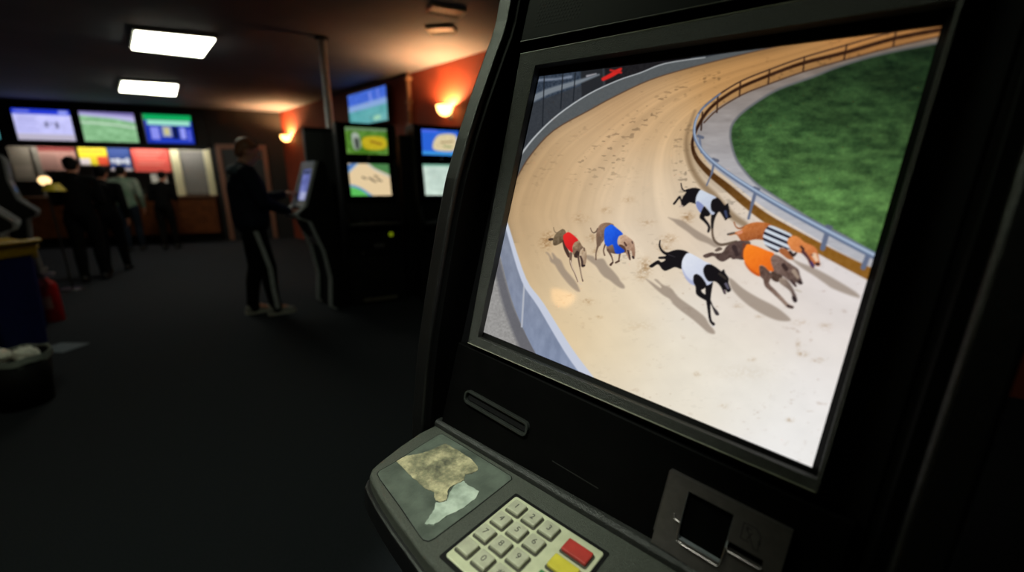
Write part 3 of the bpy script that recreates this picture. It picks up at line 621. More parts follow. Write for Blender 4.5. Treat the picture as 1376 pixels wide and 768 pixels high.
obj('recess_lip', tube(B(), [(.137, -.3425, .0225), (.1395, -.3475, .0245), (.1455, -.3480, .0250), (.1470, -.3520, .0250), (.1475, -.3700, .0245), (.155, -.3715, .0250), (.194, -.3715, .0250), (.1965, -.368, .0245), (.1975, -.3475, .0230)], .0011, 8), steel, rp, M=S)
obj('slit_lip', tube(B(), [(.1975, -.3470, .0228), (.200, -.3495, .0240), (.231, -.3495, .0240), (.2335, -.3475, .0225)], .0013, 8), steel, rp, M=S)
obj('plate_edge', tube(B(), [(.1195, -.3755, .0212), (.1200, -.2965, .0214), (.2495, -.2955, .0214)], .0009, 6), steel, rp, M=S)  # slim steel tube added so the plate edge shows a highlight
obj('slit_mouth', box(B(), .1965, .2330, -.3500, -.3395, .005, .0125), soft_black, rp, M=S)
bm = B(); zi = .0217
def ln(bm, a, b, w_=.0005):
    a, b = V(a), V(b); n_ = V((-(b - a).y, (b - a).x)).normalized() * w_
    bm.faces.new([bm.verts.new((*p, zi)) for p in (a + n_, b + n_, b - n_, a - n_)])
ic = [(.2075, -.3110), (.2200, -.3110), (.2250, -.3165), (.2265, -.3270)]
for a, b in zip(ic, ic[1:]): ln(bm, a, b)
ic = [(.2075, -.3110), (.2078, -.3290), (.2165, -.3290)]
for a, b in zip(ic, ic[1:]): ln(bm, a, b)
for a, b in (((.2110, -.3140), (.2215, -.3330)), ((.2110, -.3140), (.2165, -.3150)), ((.2110, -.3140), (.2120, -.3190)), ((.2170, -.3180), (.2140, -.3270)), ((.2215, -.3333), (.2262, -.3333)), ((.2245, -.322), (.2262, -.3333))): ln(bm, a, b)
tag(obj('note_pictogram', bm, mat('engraved_line', (34, 30, 30), .7), rp, M=S), 'engraved outline of a note with an arrow', None)
# ---------------------------------------------------------------- the room
CEIL = 3.0
E1 = V((-.735, .678, 0)).normalized(); NR = V((-E1.y, E1.x, 0))       # along the right wall; NR points into the room
NR = NR if NR.dot(V((1.23, -6.69, 0))) > 0 else -NR
WR = V((-1.23, 6.69, 0))
def slab_wall(bm, a, b, z0, z1, t):
    """vertical wall between floor points a and b, thickness t away from the room (to the given side vector t)"""
    p = [V(a), V(b), V(b) + t, V(a) + t]
    lo = [bm.verts.new((q.x, q.y, z0)) for q in p]; hi = [bm.verts.new((q.x, q.y, z1)) for q in p]
    bm.faces.new(lo); bm.faces.new(hi[::-1])
    for k in range(4): bm.faces.new([lo[k], lo[(k + 1) % 4], hi[(k + 1) % 4], hi[k]])
    return bm
dB = V((math.cos(math.radians(20)), math.sin(math.radians(20)), 0)); nB = V((dB.y, -dB.x, 0))   # along the counter; nB points at the camera
C0 = V((-8.98, 9.47, 0))
def cs(s, back=0.0, z=0.0): return C0 + dB * s - nB * back + V((0, 0, z))
# corner of counter wall and right wall
def inter(p, d, q, e):
    k = d.x * e.y - d.y * e.x; t = ((q.x - p.x) * e.y - (q.y - p.y) * e.x) / k; return p + d * t
CR = inter(C0, dB, WR, E1)
LW = -NR.normalized() * 0
nL = V((E1.y, -E1.x, 0)); nL = nL if nL.x > 0 else -nL     # left wall faces this way
PL = -nL * 2.3
CL = inter(C0, dB, PL, E1)
BRr = WR - E1 * 11.0; BLl = PL - E1 * (5.2)
carpet = mat('dark_carpet', (38, 41, 46), .95, var=.5, scale=260, bump=.6, bscale=500, spec=.1, detail=4)
floor_poly = [CL + V((-2, 2, 0)), CR + V((1.5, 2.5, 0)), BRr + V((.5, 0, 0)), BLl + V((-.5, -.8, 0))]
bm = B(); vs = [bm.verts.new((p.x, p.y, z)) for z in (0, -.1) for p in floor_poly]
def hexa(bm, vs):
    n = len(vs) // 2; bm.faces.new(vs[:n]); bm.faces.new(vs[n:][::-1])
    for k in range(n): bm.faces.new([vs[k], vs[(k + 1) % n], vs[n + (k + 1) % n], vs[n + k]])
hexa(bm, vs); struct('floor', bm, carpet)
ceil_m = mat('ceiling_paint', (94, 96, 104), .8, var=.12, scale=1.2, detail=5)
bm = B(); hexa(bm, [bm.verts.new((p.x, p.y, z)) for z in (CEIL, CEIL + .1) for p in floor_poly]); struct('ceiling', bm, ceil_m)
red_wall = mat('rust_red_wall', (128, 50, 24), .7, var=.12, scale=3)
dark_wall = mat('dark_wall_paint', (30, 27, 26), .8, scale=3)
bm = slab_wall(B(), CR + E1 * 1.0, BRr, 0, CEIL, -NR * .12); struct('wall_right', bm, red_wall)
bm = slab_wall(B(), CL + E1 * 1.5, BLl, 0, CEIL, -nL * .12); struct('wall_left', bm, dark_wall)
bm = slab_wall(B(), BLl, BRr, 0, CEIL, (BLl.lerp(BRr, .5)).normalized() * .12); struct('wall_rear', bm, dark_wall)
# partition with the counter opening (s -2.6..2.1, z 1.08..2.17)
pw = B(); slab_wall(pw, cs(2.10), cs((CR - C0).dot(dB)), 0, CEIL, -nB * .12); struct('wall_back', pw, mat('charcoal_wall', (15, 14, 14), .75))
pw = B(); slab_wall(pw, cs(-2.8), cs(2.09), 2.17, CEIL, -nB * .25); struct('wall_bulkhead', pw, mat('charcoal_wall', (15, 14, 14), .75))
pw = B(); slab_wall(pw, cs((CL - C0).dot(dB) - .3), cs(-2.6), 0, 2.17, -nB * .12)
struct('wall_back_left', pw, mat('charcoal_wall', (15, 14, 14), .75))
bm = slab_wall(B(), cs(-3.4, 1.5), cs(3.2, 1.5), 0, CEIL, -nB * .1); struct('trim_1', bm, mat('booth_wall', (92, 88, 84), .8))
for o in [COL.objects['trim_1']]: o.name = 'wall_booth'
# doorway on the right of the counter
frame_m = mat('door_frame_paint', (122, 84, 66), .5)
dr = thing('door_1', 'dark door in a pinkish brown frame right of the counter', 'door', loc=cs(2.72, -.002), rotz=math.radians(20)); dr['kind'] = 'structure'
bm = box(B(), -.43, .43, -.03, .0, 0.005, 2.12); obj('door_panel', bm, mat('dark_door', (22, 24, 28), .5), dr, M=_mw(dr), bevel=.003)
bm = B(); box(bm, -.52, -.42, -.06, 0, 0, 2.24); box(bm, .42, .52, -.06, 0, 0, 2.24); box(bm, -.42, .42, -.06, 0, 2.13, 2.24); obj('door_frame', bm, frame_m, dr, M=_mw(dr), bevel=.004)
obj('door_handle', tube(B(), [(.34, -.03, 1.0), (.34, -.08, 1.0), (.25, -.085, 1.0)], .011, 8), steel, dr, M=_mw(dr))

# ---------------------------------------------------------------- counter with posters, panes and papers
wood = mat('counter_wood', (96, 52, 24), .45, var=.25, scale=7, spec=.3)
MC = Matrix.Translation(C0) @ Matrix.Rotation(math.radians(20), 4, 'Z')      # counter frame: x along, y back, z up
ct = thing('service_counter', 'brown wooden betting shop counter along the far wall', 'counter', M=MC.copy())
bm = B()
for k in range(6): box(bm, -2.55 + k * .775, -2.55 + k * .775 + .765, -.30, -.27, .22, 1.03)
obj('front_panel', bm, wood, ct, M=MC, bevel=.004)
obj('carcass', box(B(), -2.58, 2.08, -.27, .35, .20, 1.03), mat('counter_carcass', (48, 30, 18), .6), ct, M=MC)
obj('plinth', box(B(), -2.55, 2.08, -.18, .34, 0.0, .20), soft_black, ct, M=MC)
obj('worktop', box(B(), -2.58, 2.085, -.34, .40, 1.03, 1.075), mat('counter_top', (88, 60, 40), .35), ct, M=MC, bevel=.008)
def poster(label, x0, x1, z0, z1, rects, lean=0, back=.06, cat='poster'):
    """sheet of card with printed blocks; rects: (u0, u1, v0, v1, rgb) with v from the bottom"""
    t = thing('poster', label, cat, M=MC @ Matrix.Translation(((x0 + x1) / 2, back, z0)))
    W, H_ = x1 - x0, z1 - z0
    obj('card', box(B(), -W / 2, W / 2, 0, .012, 0, H_), mat('card_%d_%d_%d' % rects[0][4], rects[0][4], .6, var=.05), t, M=_mw(t))
    for i, (u0, u1, v0, v1, c) in enumerate(rects[1:]):
        obj('printed_block', box(B(), -W / 2 + u0 * W, -W / 2 + u1 * W, -.002 - .0005 * i, .001, v0 * H_, v1 * H_), mat('card_%d_%d_%d' % c, c, .6, var=.05), t, M=_mw(t))
    return t
poster('dusty pink poster with a dark red top band in the counter window', -1.02, -.42, 1.62, 2.168, [(0, 0, 0, 0, (168, 126, 116)), (0, 1, .72, 1, (120, 26, 22)), (.04, .46, .05, .62, (150, 112, 104)), (.52, .96, .05, .62, (160, 116, 108))])
poster('bright yellow poster with an orange and white lower edge above the counter', -.36, .12, 1.74, 2.168, [(0, 0, 0, 0, (226, 208, 30)), (.0, .35, .0, .32, (224, 214, 224)), (.62, 1, .0, .42, (222, 78, 44)), (.08, .9, .62, .74, (190, 170, 30))])
poster('blue poster with pale lettering left of the red poster', .14, .52, 1.62, 2.168, [(0, 0, 0, 0, (34, 66, 140)), (.06, .24, .30, .46, (206, 214, 232)), (.28, .50, .26, .48, (206, 214, 232)), (.54, .72, .30, .44, (206, 214, 232)), (.76, .94, .26, .5, (206, 214, 232)), (0, 1, 0, .12, (200, 190, 200))])
poster('large coral red poster in the middle of the counter window', .56, 1.24, 1.60, 2.168, [(0, 0, 0, 0, (226, 88, 78))] + [(.12, .88 - .1 * (k % 3), .80 - k * .13, .83 - k * .13, (238, 150, 138)) for k in range(5)])
poster('beige cream poster at the left end of the counter window', -1.5, -1.16, 1.40, 2.168, [(0, 0, 0, 0, (120, 112, 100)), (.1, .9, .1, .4, (140, 130, 118))])
for i, (x, z, w_, h_, lb) in enumerate(((.62, 1.075, .30, .20, 'lower white notice standing on the counter below the red poster'), (.98, 1.33, .30, .17, 'upper white notice hanging just below the red poster'))):
    if i: t = tag(obj('notice', box(B(), x - w_ / 2, x + w_ / 2, .04, .05, z, z + h_ + .05), mat('notice_white', (214, 214, 208), .6), None, M=MC), lb, 'notice')
    else: t = tag(obj('notice', prism(B(), [(-.02, 1.0755), (.06, 1.0755), (.045, 1.0755 + h_), (.035, 1.0755 + h_)], x + .16, x + .16 + w_, axes='yzx'), mat('notice_white', (214, 214, 208), .6), None, M=MC), lb, 'notice')
pc = mat('cream_post', (214, 208, 170), .5)
cw = thing('counter_window', 'cream framed service window with a grey blind right of the red poster', 'window', M=MC @ Matrix.Translation((1.68, 0.02, 1.076)))
mw = _mw(cw)
obj('post', box(B(), -.40, -.24, 0, .08, 0, 1.05), pc, cw, M=mw, bevel=.005)
obj('post', box(B(), .24, .38, 0, .08, 0, 1.05), pc, cw, M=mw, bevel=.005)
obj('head_rail', box(B(), -.24, .24, 0, .08, .97, 1.05), mat('grey_rail', (130, 128, 118), .5), cw, M=mw, bevel=.004)
bm = B()
for k in range(17): box(bm, -.238, .238, .03, .036, .03 + k * .055, .03 + k * .055 + .050)
obj('blind', bm, mat('grey_blind', (126, 124, 120), .6), cw, M=mw)
# low partition post at the left of the window
tag(obj('window_post', prism(B(), [(-1.10, 1.0755), (-.98, 1.0755), (-1.04, 2.165), (-1.14, 2.165)], .08, .14, axes='xzy'), mat('grey_post', (128, 122, 112), .5), None, M=MC, bevel=.004), 'leaning grey post at the left of the counter window', 'post')
# booth lamp behind the bulkhead
bl = thing('booth_light', 'fluorescent batten behind the bulkhead over the counter', 'lamp', M=MC @ Matrix.Translation((.1, -.0, 2.30)))
def area(name, M, sx, sy, power, color, parent=None, spread=None):
    l = bpy.data.lights.new(name, 'AREA'); l.shape = 'RECTANGLE'; l.size = sx; l.size_y = sy; l.energy = power; l.color = color
    if spread: l.spread = spread
    o = bpy.data.objects.new(name, l); COL.objects.link(o); o.matrix_world = M; return o
bpy.data.objects.remove(bl)
# hidden strip light added under the bulkhead front to brighten the posters
sl = tag(obj('added_strip_light', box(B(), -1.4, 2.0, -.24, -.16, 2.153, 2.168), mat('strip_housing', (30, 30, 30), .5), None, M=MC), 'slim dark strip light hidden under the bulkhead lip, added to light the posters', 'lamp')
area('poster_fill_lamp', MC @ Matrix.Translation((.3, -.20, 2.15)) @ Euler((math.radians(36), 0, 0)).to_matrix().to_4x4() @ Matrix.Rotation(0, 4, 'X'), 3.3, .04, 22, (1, .95, .85))
lp = B(); box(lp, -2.8, 2.1, -.34, -.002, 2.17, 2.19); box(lp, -2.8, 2.1, -.34, -.31, 2.08, 2.17); struct('trim_2', lp, mat('charcoal_wall', (15, 14, 14)), None, M=MC)  # front lip added to hide the strip lamp from the camera

# ---------------------------------------------------------------- wall screens
def small_canvas(U, W, A):   # canvas in units of 100 x 100*A
    cv = Canvas(U * 100, W * 100 * A); return cv
def pic_odds(U, W):
    cv = small_canvas(U, W, .6); cv.C[:] = np.array([186, 186, 236]) + (fbm(U * 6, W * 4, 3) - .5)[:, None] * 30
    R = lambda a, b, c, d, col: cv.poly([(a, c), (b, c), (b, d), (a, d)], col, 1.0, smooth=False)
    R(-2, 102, -2, 10, (32, 54, 196)); R(4, 30, 3, 6, (120, 130, 220)); R(80, 96, 2, 8, (150, 160, 235)); R(0, 100, 48, 61, (176, 170, 190))
    for k in range(4): R(6, 36 + 5 * (k % 2), 18 + k * 7, 20 + k * 7, (150, 150, 206))
    R(52, 57, 24, 34, (90, 90, 120)); R(70, 75, 24, 36, (90, 90, 120)); R(60, 66, 26, 29, (130, 130, 170))
    return np.clip(cv.C, 0, 255) / 255
def pic_field(U, W):
    cv = small_canvas(U, W, .6); cv.C[:] = np.array([128, 176, 130]) + (fbm(U * 10, W * 14, 5) - .5)[:, None] * 50
    cv.poly([(-5, -5), (105, -5), (105, 20), (60, 12), (-5, 8)], (176, 172, 216), 2, smooth=False); cv.poly([(-5, -5), (105, -5), (105, 7), (-5, 3)], (110, 100, 160), 2, smooth=False)
    cv.stroke([(0, 22), (50, 24), (100, 30)], [3, 3, 3], (196, 214, 198), 1.5)
    return np.clip(cv.C, 0, 255) / 255
def pic_table(U, W):
    cv = small_canvas(U, W, .6); cv.C[:] = (24, 46, 160)
    R = lambda a, b, c, d, col: cv.poly([(a, c), (b, c), (b, d), (a, d)], col, 1.0, smooth=False)
    R(-2, 102, -2, 12, (10, 156, 84)); R(6, 96, 12, 22, (150, 214, 190)); R(10, 28, 26, 52, (130, 136, 224)); R(34, 54, 24, 46, (150, 156, 170)); R(56, 68, 24, 50, (12, 22, 70)); R(72, 84, 26, 50, (140, 146, 228)); R(88, 94, 30, 54, (90, 100, 214))
    R(40, 48, 28, 42, (200, 190, 120)); R(14, 90, 54, 57, (40, 70, 200))
    return np.clip(cv.C, 0, 255) / 255
def pic_course(U, W):
    cv = small_canvas(U, W, .75); cv.C[:] = np.array([78, 152, 156]) + (fbm(U * 8, W * 6, 8) - .5)[:, None] * 26
    cv.poly([(-5, -5), (105, -5), (105, 30), (-5, 34)], (60, 96, 196), 3, smooth=False, tex=50); cv.poly([(-5, 28), (105, 24), (105, 38), (-5, 42)], (126, 156, 204), 3, smooth=False)
    cv.stroke([(60, 8), (62, 26)], [5, 5], (120, 140, 220), 2); cv.stroke([(80, 4), (82, 26)], [4, 4], (110, 130, 216), 2)
    cv.poly([(66, 62), (80, 60), (84, 68), (68, 70)], (140, 190, 160), 2)
    return np.clip(cv.C, 0, 255) / 255
def pic_rider(U, W):
    cv = small_canvas(U, W, .6); cv.C[:] = np.array([74, 118, 40]) + (fbm(U * 9, W * 7, 4) - .5)[:, None] * 60
    cv.poly([(42, 22), (92, 20), (94, 46), (44, 48)], (178, 158, 30), 2, tex=40); cv.poly([(14, 16), (30, 14), (34, 44), (18, 50)], (150, 160, 150), 2.5)
    cv.poly([(20, 26), (30, 26), (30, 46), (22, 48)], (60, 66, 60), 2); cv.stroke([(0, 4), (100, 3)], [7, 7], (96, 122, 90), 2); cv.stroke([(60, 30), (84, 36)], [4, 4], (120, 80, 24), 2)
    return np.clip(cv.C, 0, 255) / 255
def pic_bend(U, W):
    cv = small_canvas(U, W, .85); cv.C[:] = (214, 190, 150)
    cv.poly([(-5, 5), (26, -5), (-5, 30)], (70, 110, 170), 2, smooth=False); cv.stroke([(-4, 26), (30, -6)], [3, 3], (150, 180, 210), 1.5)
    cv.poly([(52, -8), (110, -8), (110, 30), (82, 20), (60, 8)], (70, 120, 70), 2); cv.stroke([(44, -4), (60, 12), (84, 26), (106, 36)], [3, 3, 3, 3], (170, 180, 190), 1.5)
    cv.poly([(-5, 60), (20, 66), (50, 90), (-5, 90)], (84, 176, 84), 2, smooth=False); cv.stroke([(-4, 56), (24, 66), (56, 92)], [5, 5, 5], (60, 130, 190), 1.5)
    for x, y, c in ((36, 38, (60, 50, 44)), (52, 40, (40, 36, 36)), (66, 34, (70, 54, 40)), (60, 46, (50, 40, 36)), (74, 44, (44, 36, 32))): cv.stroke([(x - 4, y - 2), (x + 4, y + 2)], [4, 3], c, 1.2)
    return np.clip(cv.C, 0, 255) / 255
def pic_map(U, W):
    cv = small_canvas(U, W, .7); cv.C[:] = (40, 92, 200)
    cv.poly([(34, 26), (50, 12), (88, 10), (96, 30), (88, 56), (44, 58), (28, 50)], (206, 190, 150), 2, tex=50); cv.stroke([(0, 4), (40, 3)], [8, 8], (70, 100, 220), 2); cv.stroke([(0, 64), (100, 66)], [8, 8], (60, 150, 214), 2)
    cv.stroke([(50, 34), (84, 30)], [3, 3], (120, 96, 60), 1.5); cv.stroke([(58, 44), (80, 46)], [3, 3], (90, 120, 70), 1.5)
    return np.clip(cv.C, 0, 255) / 255
def pic_pale(U, W):
    cv = small_canvas(U, W, .85); cv.C[:] = np.array([190, 208, 196]) + (fbm(U * 7, W * 7, 6) - .5)[:, None] * 40
    for k in range(6): cv.stroke([(14, 16 + k * 10), (70 + (k * 13) % 20, 16 + k * 10)], [2.4, 2.4], (150, 170, 164), 1.2)
    cv.poly([(-5, -5), (105, -5), (105, 6), (-5, 6)], (120, 170, 150), 1.5, smooth=False)
    return np.clip(cv.C, 0, 255) / 255
def pic_blue(U, W):
    cv = small_canvas(U, W, 1.2); cv.C[:] = np.array([116, 124, 206]) + (fbm(U * 3, W * 5, 6) - .5)[:, None] * 90
    cv.poly([(20, 84), (80, 84), (80, 112), (20, 112)], (200, 206, 250), 3, smooth=False); cv.poly([(10, 8), (90, 8), (90, 20), (10, 20)], (40, 50, 90), 2, smooth=False)
    return np.clip(cv.C, 0, 255) / 255
tvm = screen_mat('wall_screen', 1.15, rough=.25, spec=.3)
def television(label, M, W, H_, pic, group=None, res=(80, 56)):
    """M: frame with x along the screen, y away from the viewer, z up, origin at the lower middle"""
    t = thing('television', label, 'television', M=M, group=group)
    obj('casing', box(B(), -W / 2 - .022, W / 2 + .022, .0, .045, -.03, H_ + .022), gloss, t, M=M, bevel=.005)
    obj('wall_bracket', box(B(), -.15, .15, .045, .09, H_ * .3, H_ * .7), dark_steel, t, M=M)
    obj('frame', frame_ring(B(), (-W / 2 - .022, W / 2 + .022, -.03, H_ + .022), (-W / 2, W / 2, 0, H_), .012, .004, -.002), gloss, t, M=M @ Matrix.Rotation(PI / 2, 4, 'X'))
    picture_grid('display', res[0], res[1], [(-W / 2, -.0035, H_), (W / 2, -.0035, H_), (W / 2, -.0035, 0), (-W / 2, -.0035, 0)], pic, tvm, t, M)
    return t
for s0, s1, pic, lb in ((-1.185, -.275, pic_odds, 'leftmost wall screen above the counter, blue header over a pale lilac page'), (-.125, .80, pic_field, 'middle wall screen above the counter, green field under a lilac sky'), (.96, 1.83, pic_table, 'rightmost wall screen above the counter, green header over blue columns')):
    television(lb, MC @ Matrix.Translation(((s0 + s1) / 2, -.10, 2.22)), s1 - s0, .60, pic, 'screens in a row above the counter')
television('wall screen at the left edge of the photo, only a blue sliver in view', MC @ Matrix.Translation((-1.93, -.10, 2.22)), .94, .60, pic_course, 'screens in a row above the counter')
# the big screen on the right wall
p = [at(x, y, WR + NR * .14, NR) for x, y in ((467, 128), (519, 115), (521, 167), (471, 165))]
xr = V((NR.y, -NR.x, 0)); xr = xr if (p[1] - p[0]).dot(xr) > 0 else -xr
cc = (p[0] + p[1] + p[2] + p[3]) / 4; Wt = ((p[1] - p[0]).dot(xr) + (p[2] - p[3]).dot(xr)) / 2; Ht = (p[0].z + p[1].z - p[2].z - p[3].z) / 2
def wall_frame(P, x, y): return Matrix(((x.x, y.x, 0, P.x), (x.y, y.y, 0, P.y), (x.z, y.z, 1, P.z), (0, 0, 0, 1)))
television('large screen on the red wall above the gaming terminal, blue sky over green turf', wall_frame(V((cc.x, cc.y, cc.z - Ht / 2)), xr, -NR), Wt, Ht, pic_course)
# arm tying the screen to the wall
# ---------------------------------------------------------------- ceiling lamps
lampglow = emission_mat('lamp_diffuser', (255, 255, 232), 9)
def ceiling_lamp(label, px):
    q = [on_z(x, y, CEIL) for x, y in px]; c = (q[0] + q[1] + q[2] + q[3]) / 4
    q = [V((p_.x - c.x, p_.y - c.y)) for p_ in q]
    t = thing('ceiling_light', label, 'ceiling light', loc=(c.x, c.y, CEIL), group='fluorescent ceiling lights')
    big = [tuple(v * 1.05) for v in q]
    obj('housing', prism(B(), big, -.045, -.001), mat('lamp_housing', (150, 150, 146), .5), t, M=_mw(t))
    obj('diffuser', prism(B(), [tuple(v) for v in q], -.062, -.044), lampglow, t, M=_mw(t), bevel=.004)
    return t
ceiling_lamp('nearer and larger of the two bright ceiling lights', [(180, 35), (288, 46), (271, 70), (176, 59)])
ceiling_lamp('smaller ceiling light farther off, nearer the wall screens', [(163, 105), (238, 110), (235, 124), (160, 118)])
# lamp above the player, out of view, that lights the control shelf
for lb, x, y, hw, col_, st_ in (('small ceiling light to the left of the foreground terminal', -1.2, .80, .3, (240, 255, 224), 15),):
    t = thing('ceiling_light', lb, 'ceiling light', loc=(x, y, CEIL), rotz=-.73, group='fluorescent ceiling lights')
    obj('housing', box(B(), -hw - .02, hw + .02, -.32, .32, -.045, -.001), mat('lamp_housing', (150, 150, 146), .5), t, M=_mw(t)); obj('diffuser', box(B(), -hw, hw, -.3, .3, -.062, -.044), emission_mat('near_diffuser_%d' % st_, col_, st_), t, M=_mw(t))
t = thing('spotlight', 'round ceiling spotlight out of view, added to light the keypad of the foreground terminal', 'spotlight', loc=(-.55, -.25, CEIL))  # unseen spot with its housing, added to brighten the control shelf
obj('housing', lathe(B(), [(.03, -.001), (.055, -.001), (.055, -.10), (.05, -.10), (.045, -.03), (.03, -.03)], 24), mat('lamp_housing', (150, 150, 146), .5), t, M=_mw(t))
sp = bpy.data.lights.new('shelf_fill_lamp', 'SPOT'); sp.energy = 230; sp.color = (.93, 1, .86); sp.spot_size = math.radians(26); sp.spot_blend = 1.0; sp.shadow_soft_size = .04
so_ = bpy.data.objects.new('shelf_fill_lamp', sp); COL.objects.link(so_); so_.location = (-.55, -.25, CEIL - .105)
so_.rotation_euler = (V((-.13, .60, .93)) - so_.location).to_track_quat('-Z', 'Y').to_euler()
# ---------------------------------------------------------------- sconces with a real lamp in each bowl
bowl_m = emission_mat('sconce_glass', (255, 190, 108), 7)
bulb_m = emission_mat('sconce_bulb', (255, 180, 96), 30)
def sconce(label, P, nrm, power, size=1.0, group='glowing wall lamps'):
    x = V((nrm.y, -nrm.x, 0)); M = wall_frame(P, x, -nrm) @ Matrix.Scale(size, 4)
    M0 = wall_frame(P, x, -nrm)
    t = thing('wall_lamp', label, 'wall lamp', M=M0, group=group)
    obj('back_plate', box(B(), -.04, .04, -.016, 0, -.12, .02), steel, t, M=M0, bevel=.003)
    obj('arm', tube(B(), [(0, -.01, -.09), (0, -.06, -.10), (0, -.10, -.075)], .009, 8), steel, t, M=M0)
    prof_ = [(.012, -.085), (.05, -.075), (.085, -.045), (.108, 0.0), (.118, .05), (.114, .05), (.104, .003), (.081, -.04), (.048, -.069), (.0, -.078)]
    obj('glass_bowl', lathe(B(), prof_, 28, Matrix.Translation((0, -.115, 0))), bowl_m, t, M=M0, smooth=True)
    l = bpy.data.lights.new('sconce_lamp', 'POINT'); l.energy = power; l.color = (1, .56, .25); l.shadow_soft_size = .035
    o = bpy.data.objects.new('sconce_lamp', l); COL.objects.link(o); o.location = M0 @ V((0, -.115, -.012))
    return t
def wall_pt(x, y, off=0): return at(x, y, WR + NR * off, NR)
sconce('nearer glowing wall lamp on the red wall, right of the pipe', wall_pt(597, 147, .12) - NR * .12, NR, 170)
sconce('farther glowing wall lamp on the red wall, beside the standing man', wall_pt(384, 185, .12) - NR * .12, NR, 190)
rl = V((.0876, .627, 1.199)); rd = V((-.942, -.29, .166)); tt = (PL.dot(nL) - rl.dot(nL)) / rd.dot(nL); ph = rl + rd * tt
sconce('glowing wall lamp on the dark left wall, mirrored in the glass', ph, nL, 5)
# ---------------------------------------------------------------- poles, pipe, vents
q = on_z(432, 50, CEIL)
pl_ = thing('support_pole', 'slim grey metal pole from ceiling to floor behind the kiosk', 'pole', loc=(q.x, q.y, 0))
obj('shaft', tube(B(), [(0, 0, .01), (0, 0, CEIL - .005)], .044, 16), mat('grey_pole', (196, 196, 200), .45), pl_, M=_mw(pl_), smooth=True)
obj('collar', lathe(B(), [(.038, 0), (.075, 0), (.075, -.02), (.038, -.03)], 20, Matrix.Translation((0, 0, CEIL - .001))), soft_black, pl_, M=_mw(pl_))
obj('foot_flange', lathe(B(), [(.038, .02), (.08, .016), (.08, .0), (.0, .0)], 20), dark_steel, pl_, M=_mw(pl_))
a, b = wall_pt(548, 99, .05), wall_pt(552, 178, .05)
pp = thing('conduit', 'pale vertical pipe down the red wall left of the nearer wall lamp', 'pipe', loc=(a.x, a.y, b.z))
obj('pipe', tube(B(), [(0, 0, 0), (0, 0, CEIL - b.z - .002)], .035, 12), mat('beige_pipe', (150, 110, 84), .5), pp, M=_mw(pp), smooth=True)
for k in range(3): obj('clip', box(B(), -.045, .045, -.045, .05, .1 + k * .33, .13 + k * .33), mat('beige_pipe', (150, 110, 84)), pp, M=_mw(pp) @ Matrix.Rotation(.74, 4, 'Z'))
for px, ln_, rot, lb in (((600, 12), .34, .5, 'pale angled ceiling strip above the red wall, nearer one'), ((593, 38), .30, -.15, 'pale ceiling strip above the red wall, lower one')):
    q = on_z(*px, CEIL)
    t = thing('ceiling_vent', lb, 'vent', loc=(q.x, q.y, CEIL), rotz=rot, group='ceiling vents')
    obj('frame', frame_ring(B(), (-ln_ / 2, ln_ / 2, -.09, .09), (-ln_ / 2 + .02, ln_ / 2 - .02, -.07, .07), .03, .02, .002), mat('vent_paint', (190, 170, 140), .5), t, M=_mw(t) @ Matrix.Diagonal((1, 1, -1, 1)))
    bm = B()
    for k in range(5): box(bm, -ln_ / 2 + .02, ln_ / 2 - .02, -.058 + k * .026, -.044 + k * .026, -.02, -.004)
    obj('louvre', bm, mat('vent_paint', (190, 170, 140)), t, M=_mw(t))
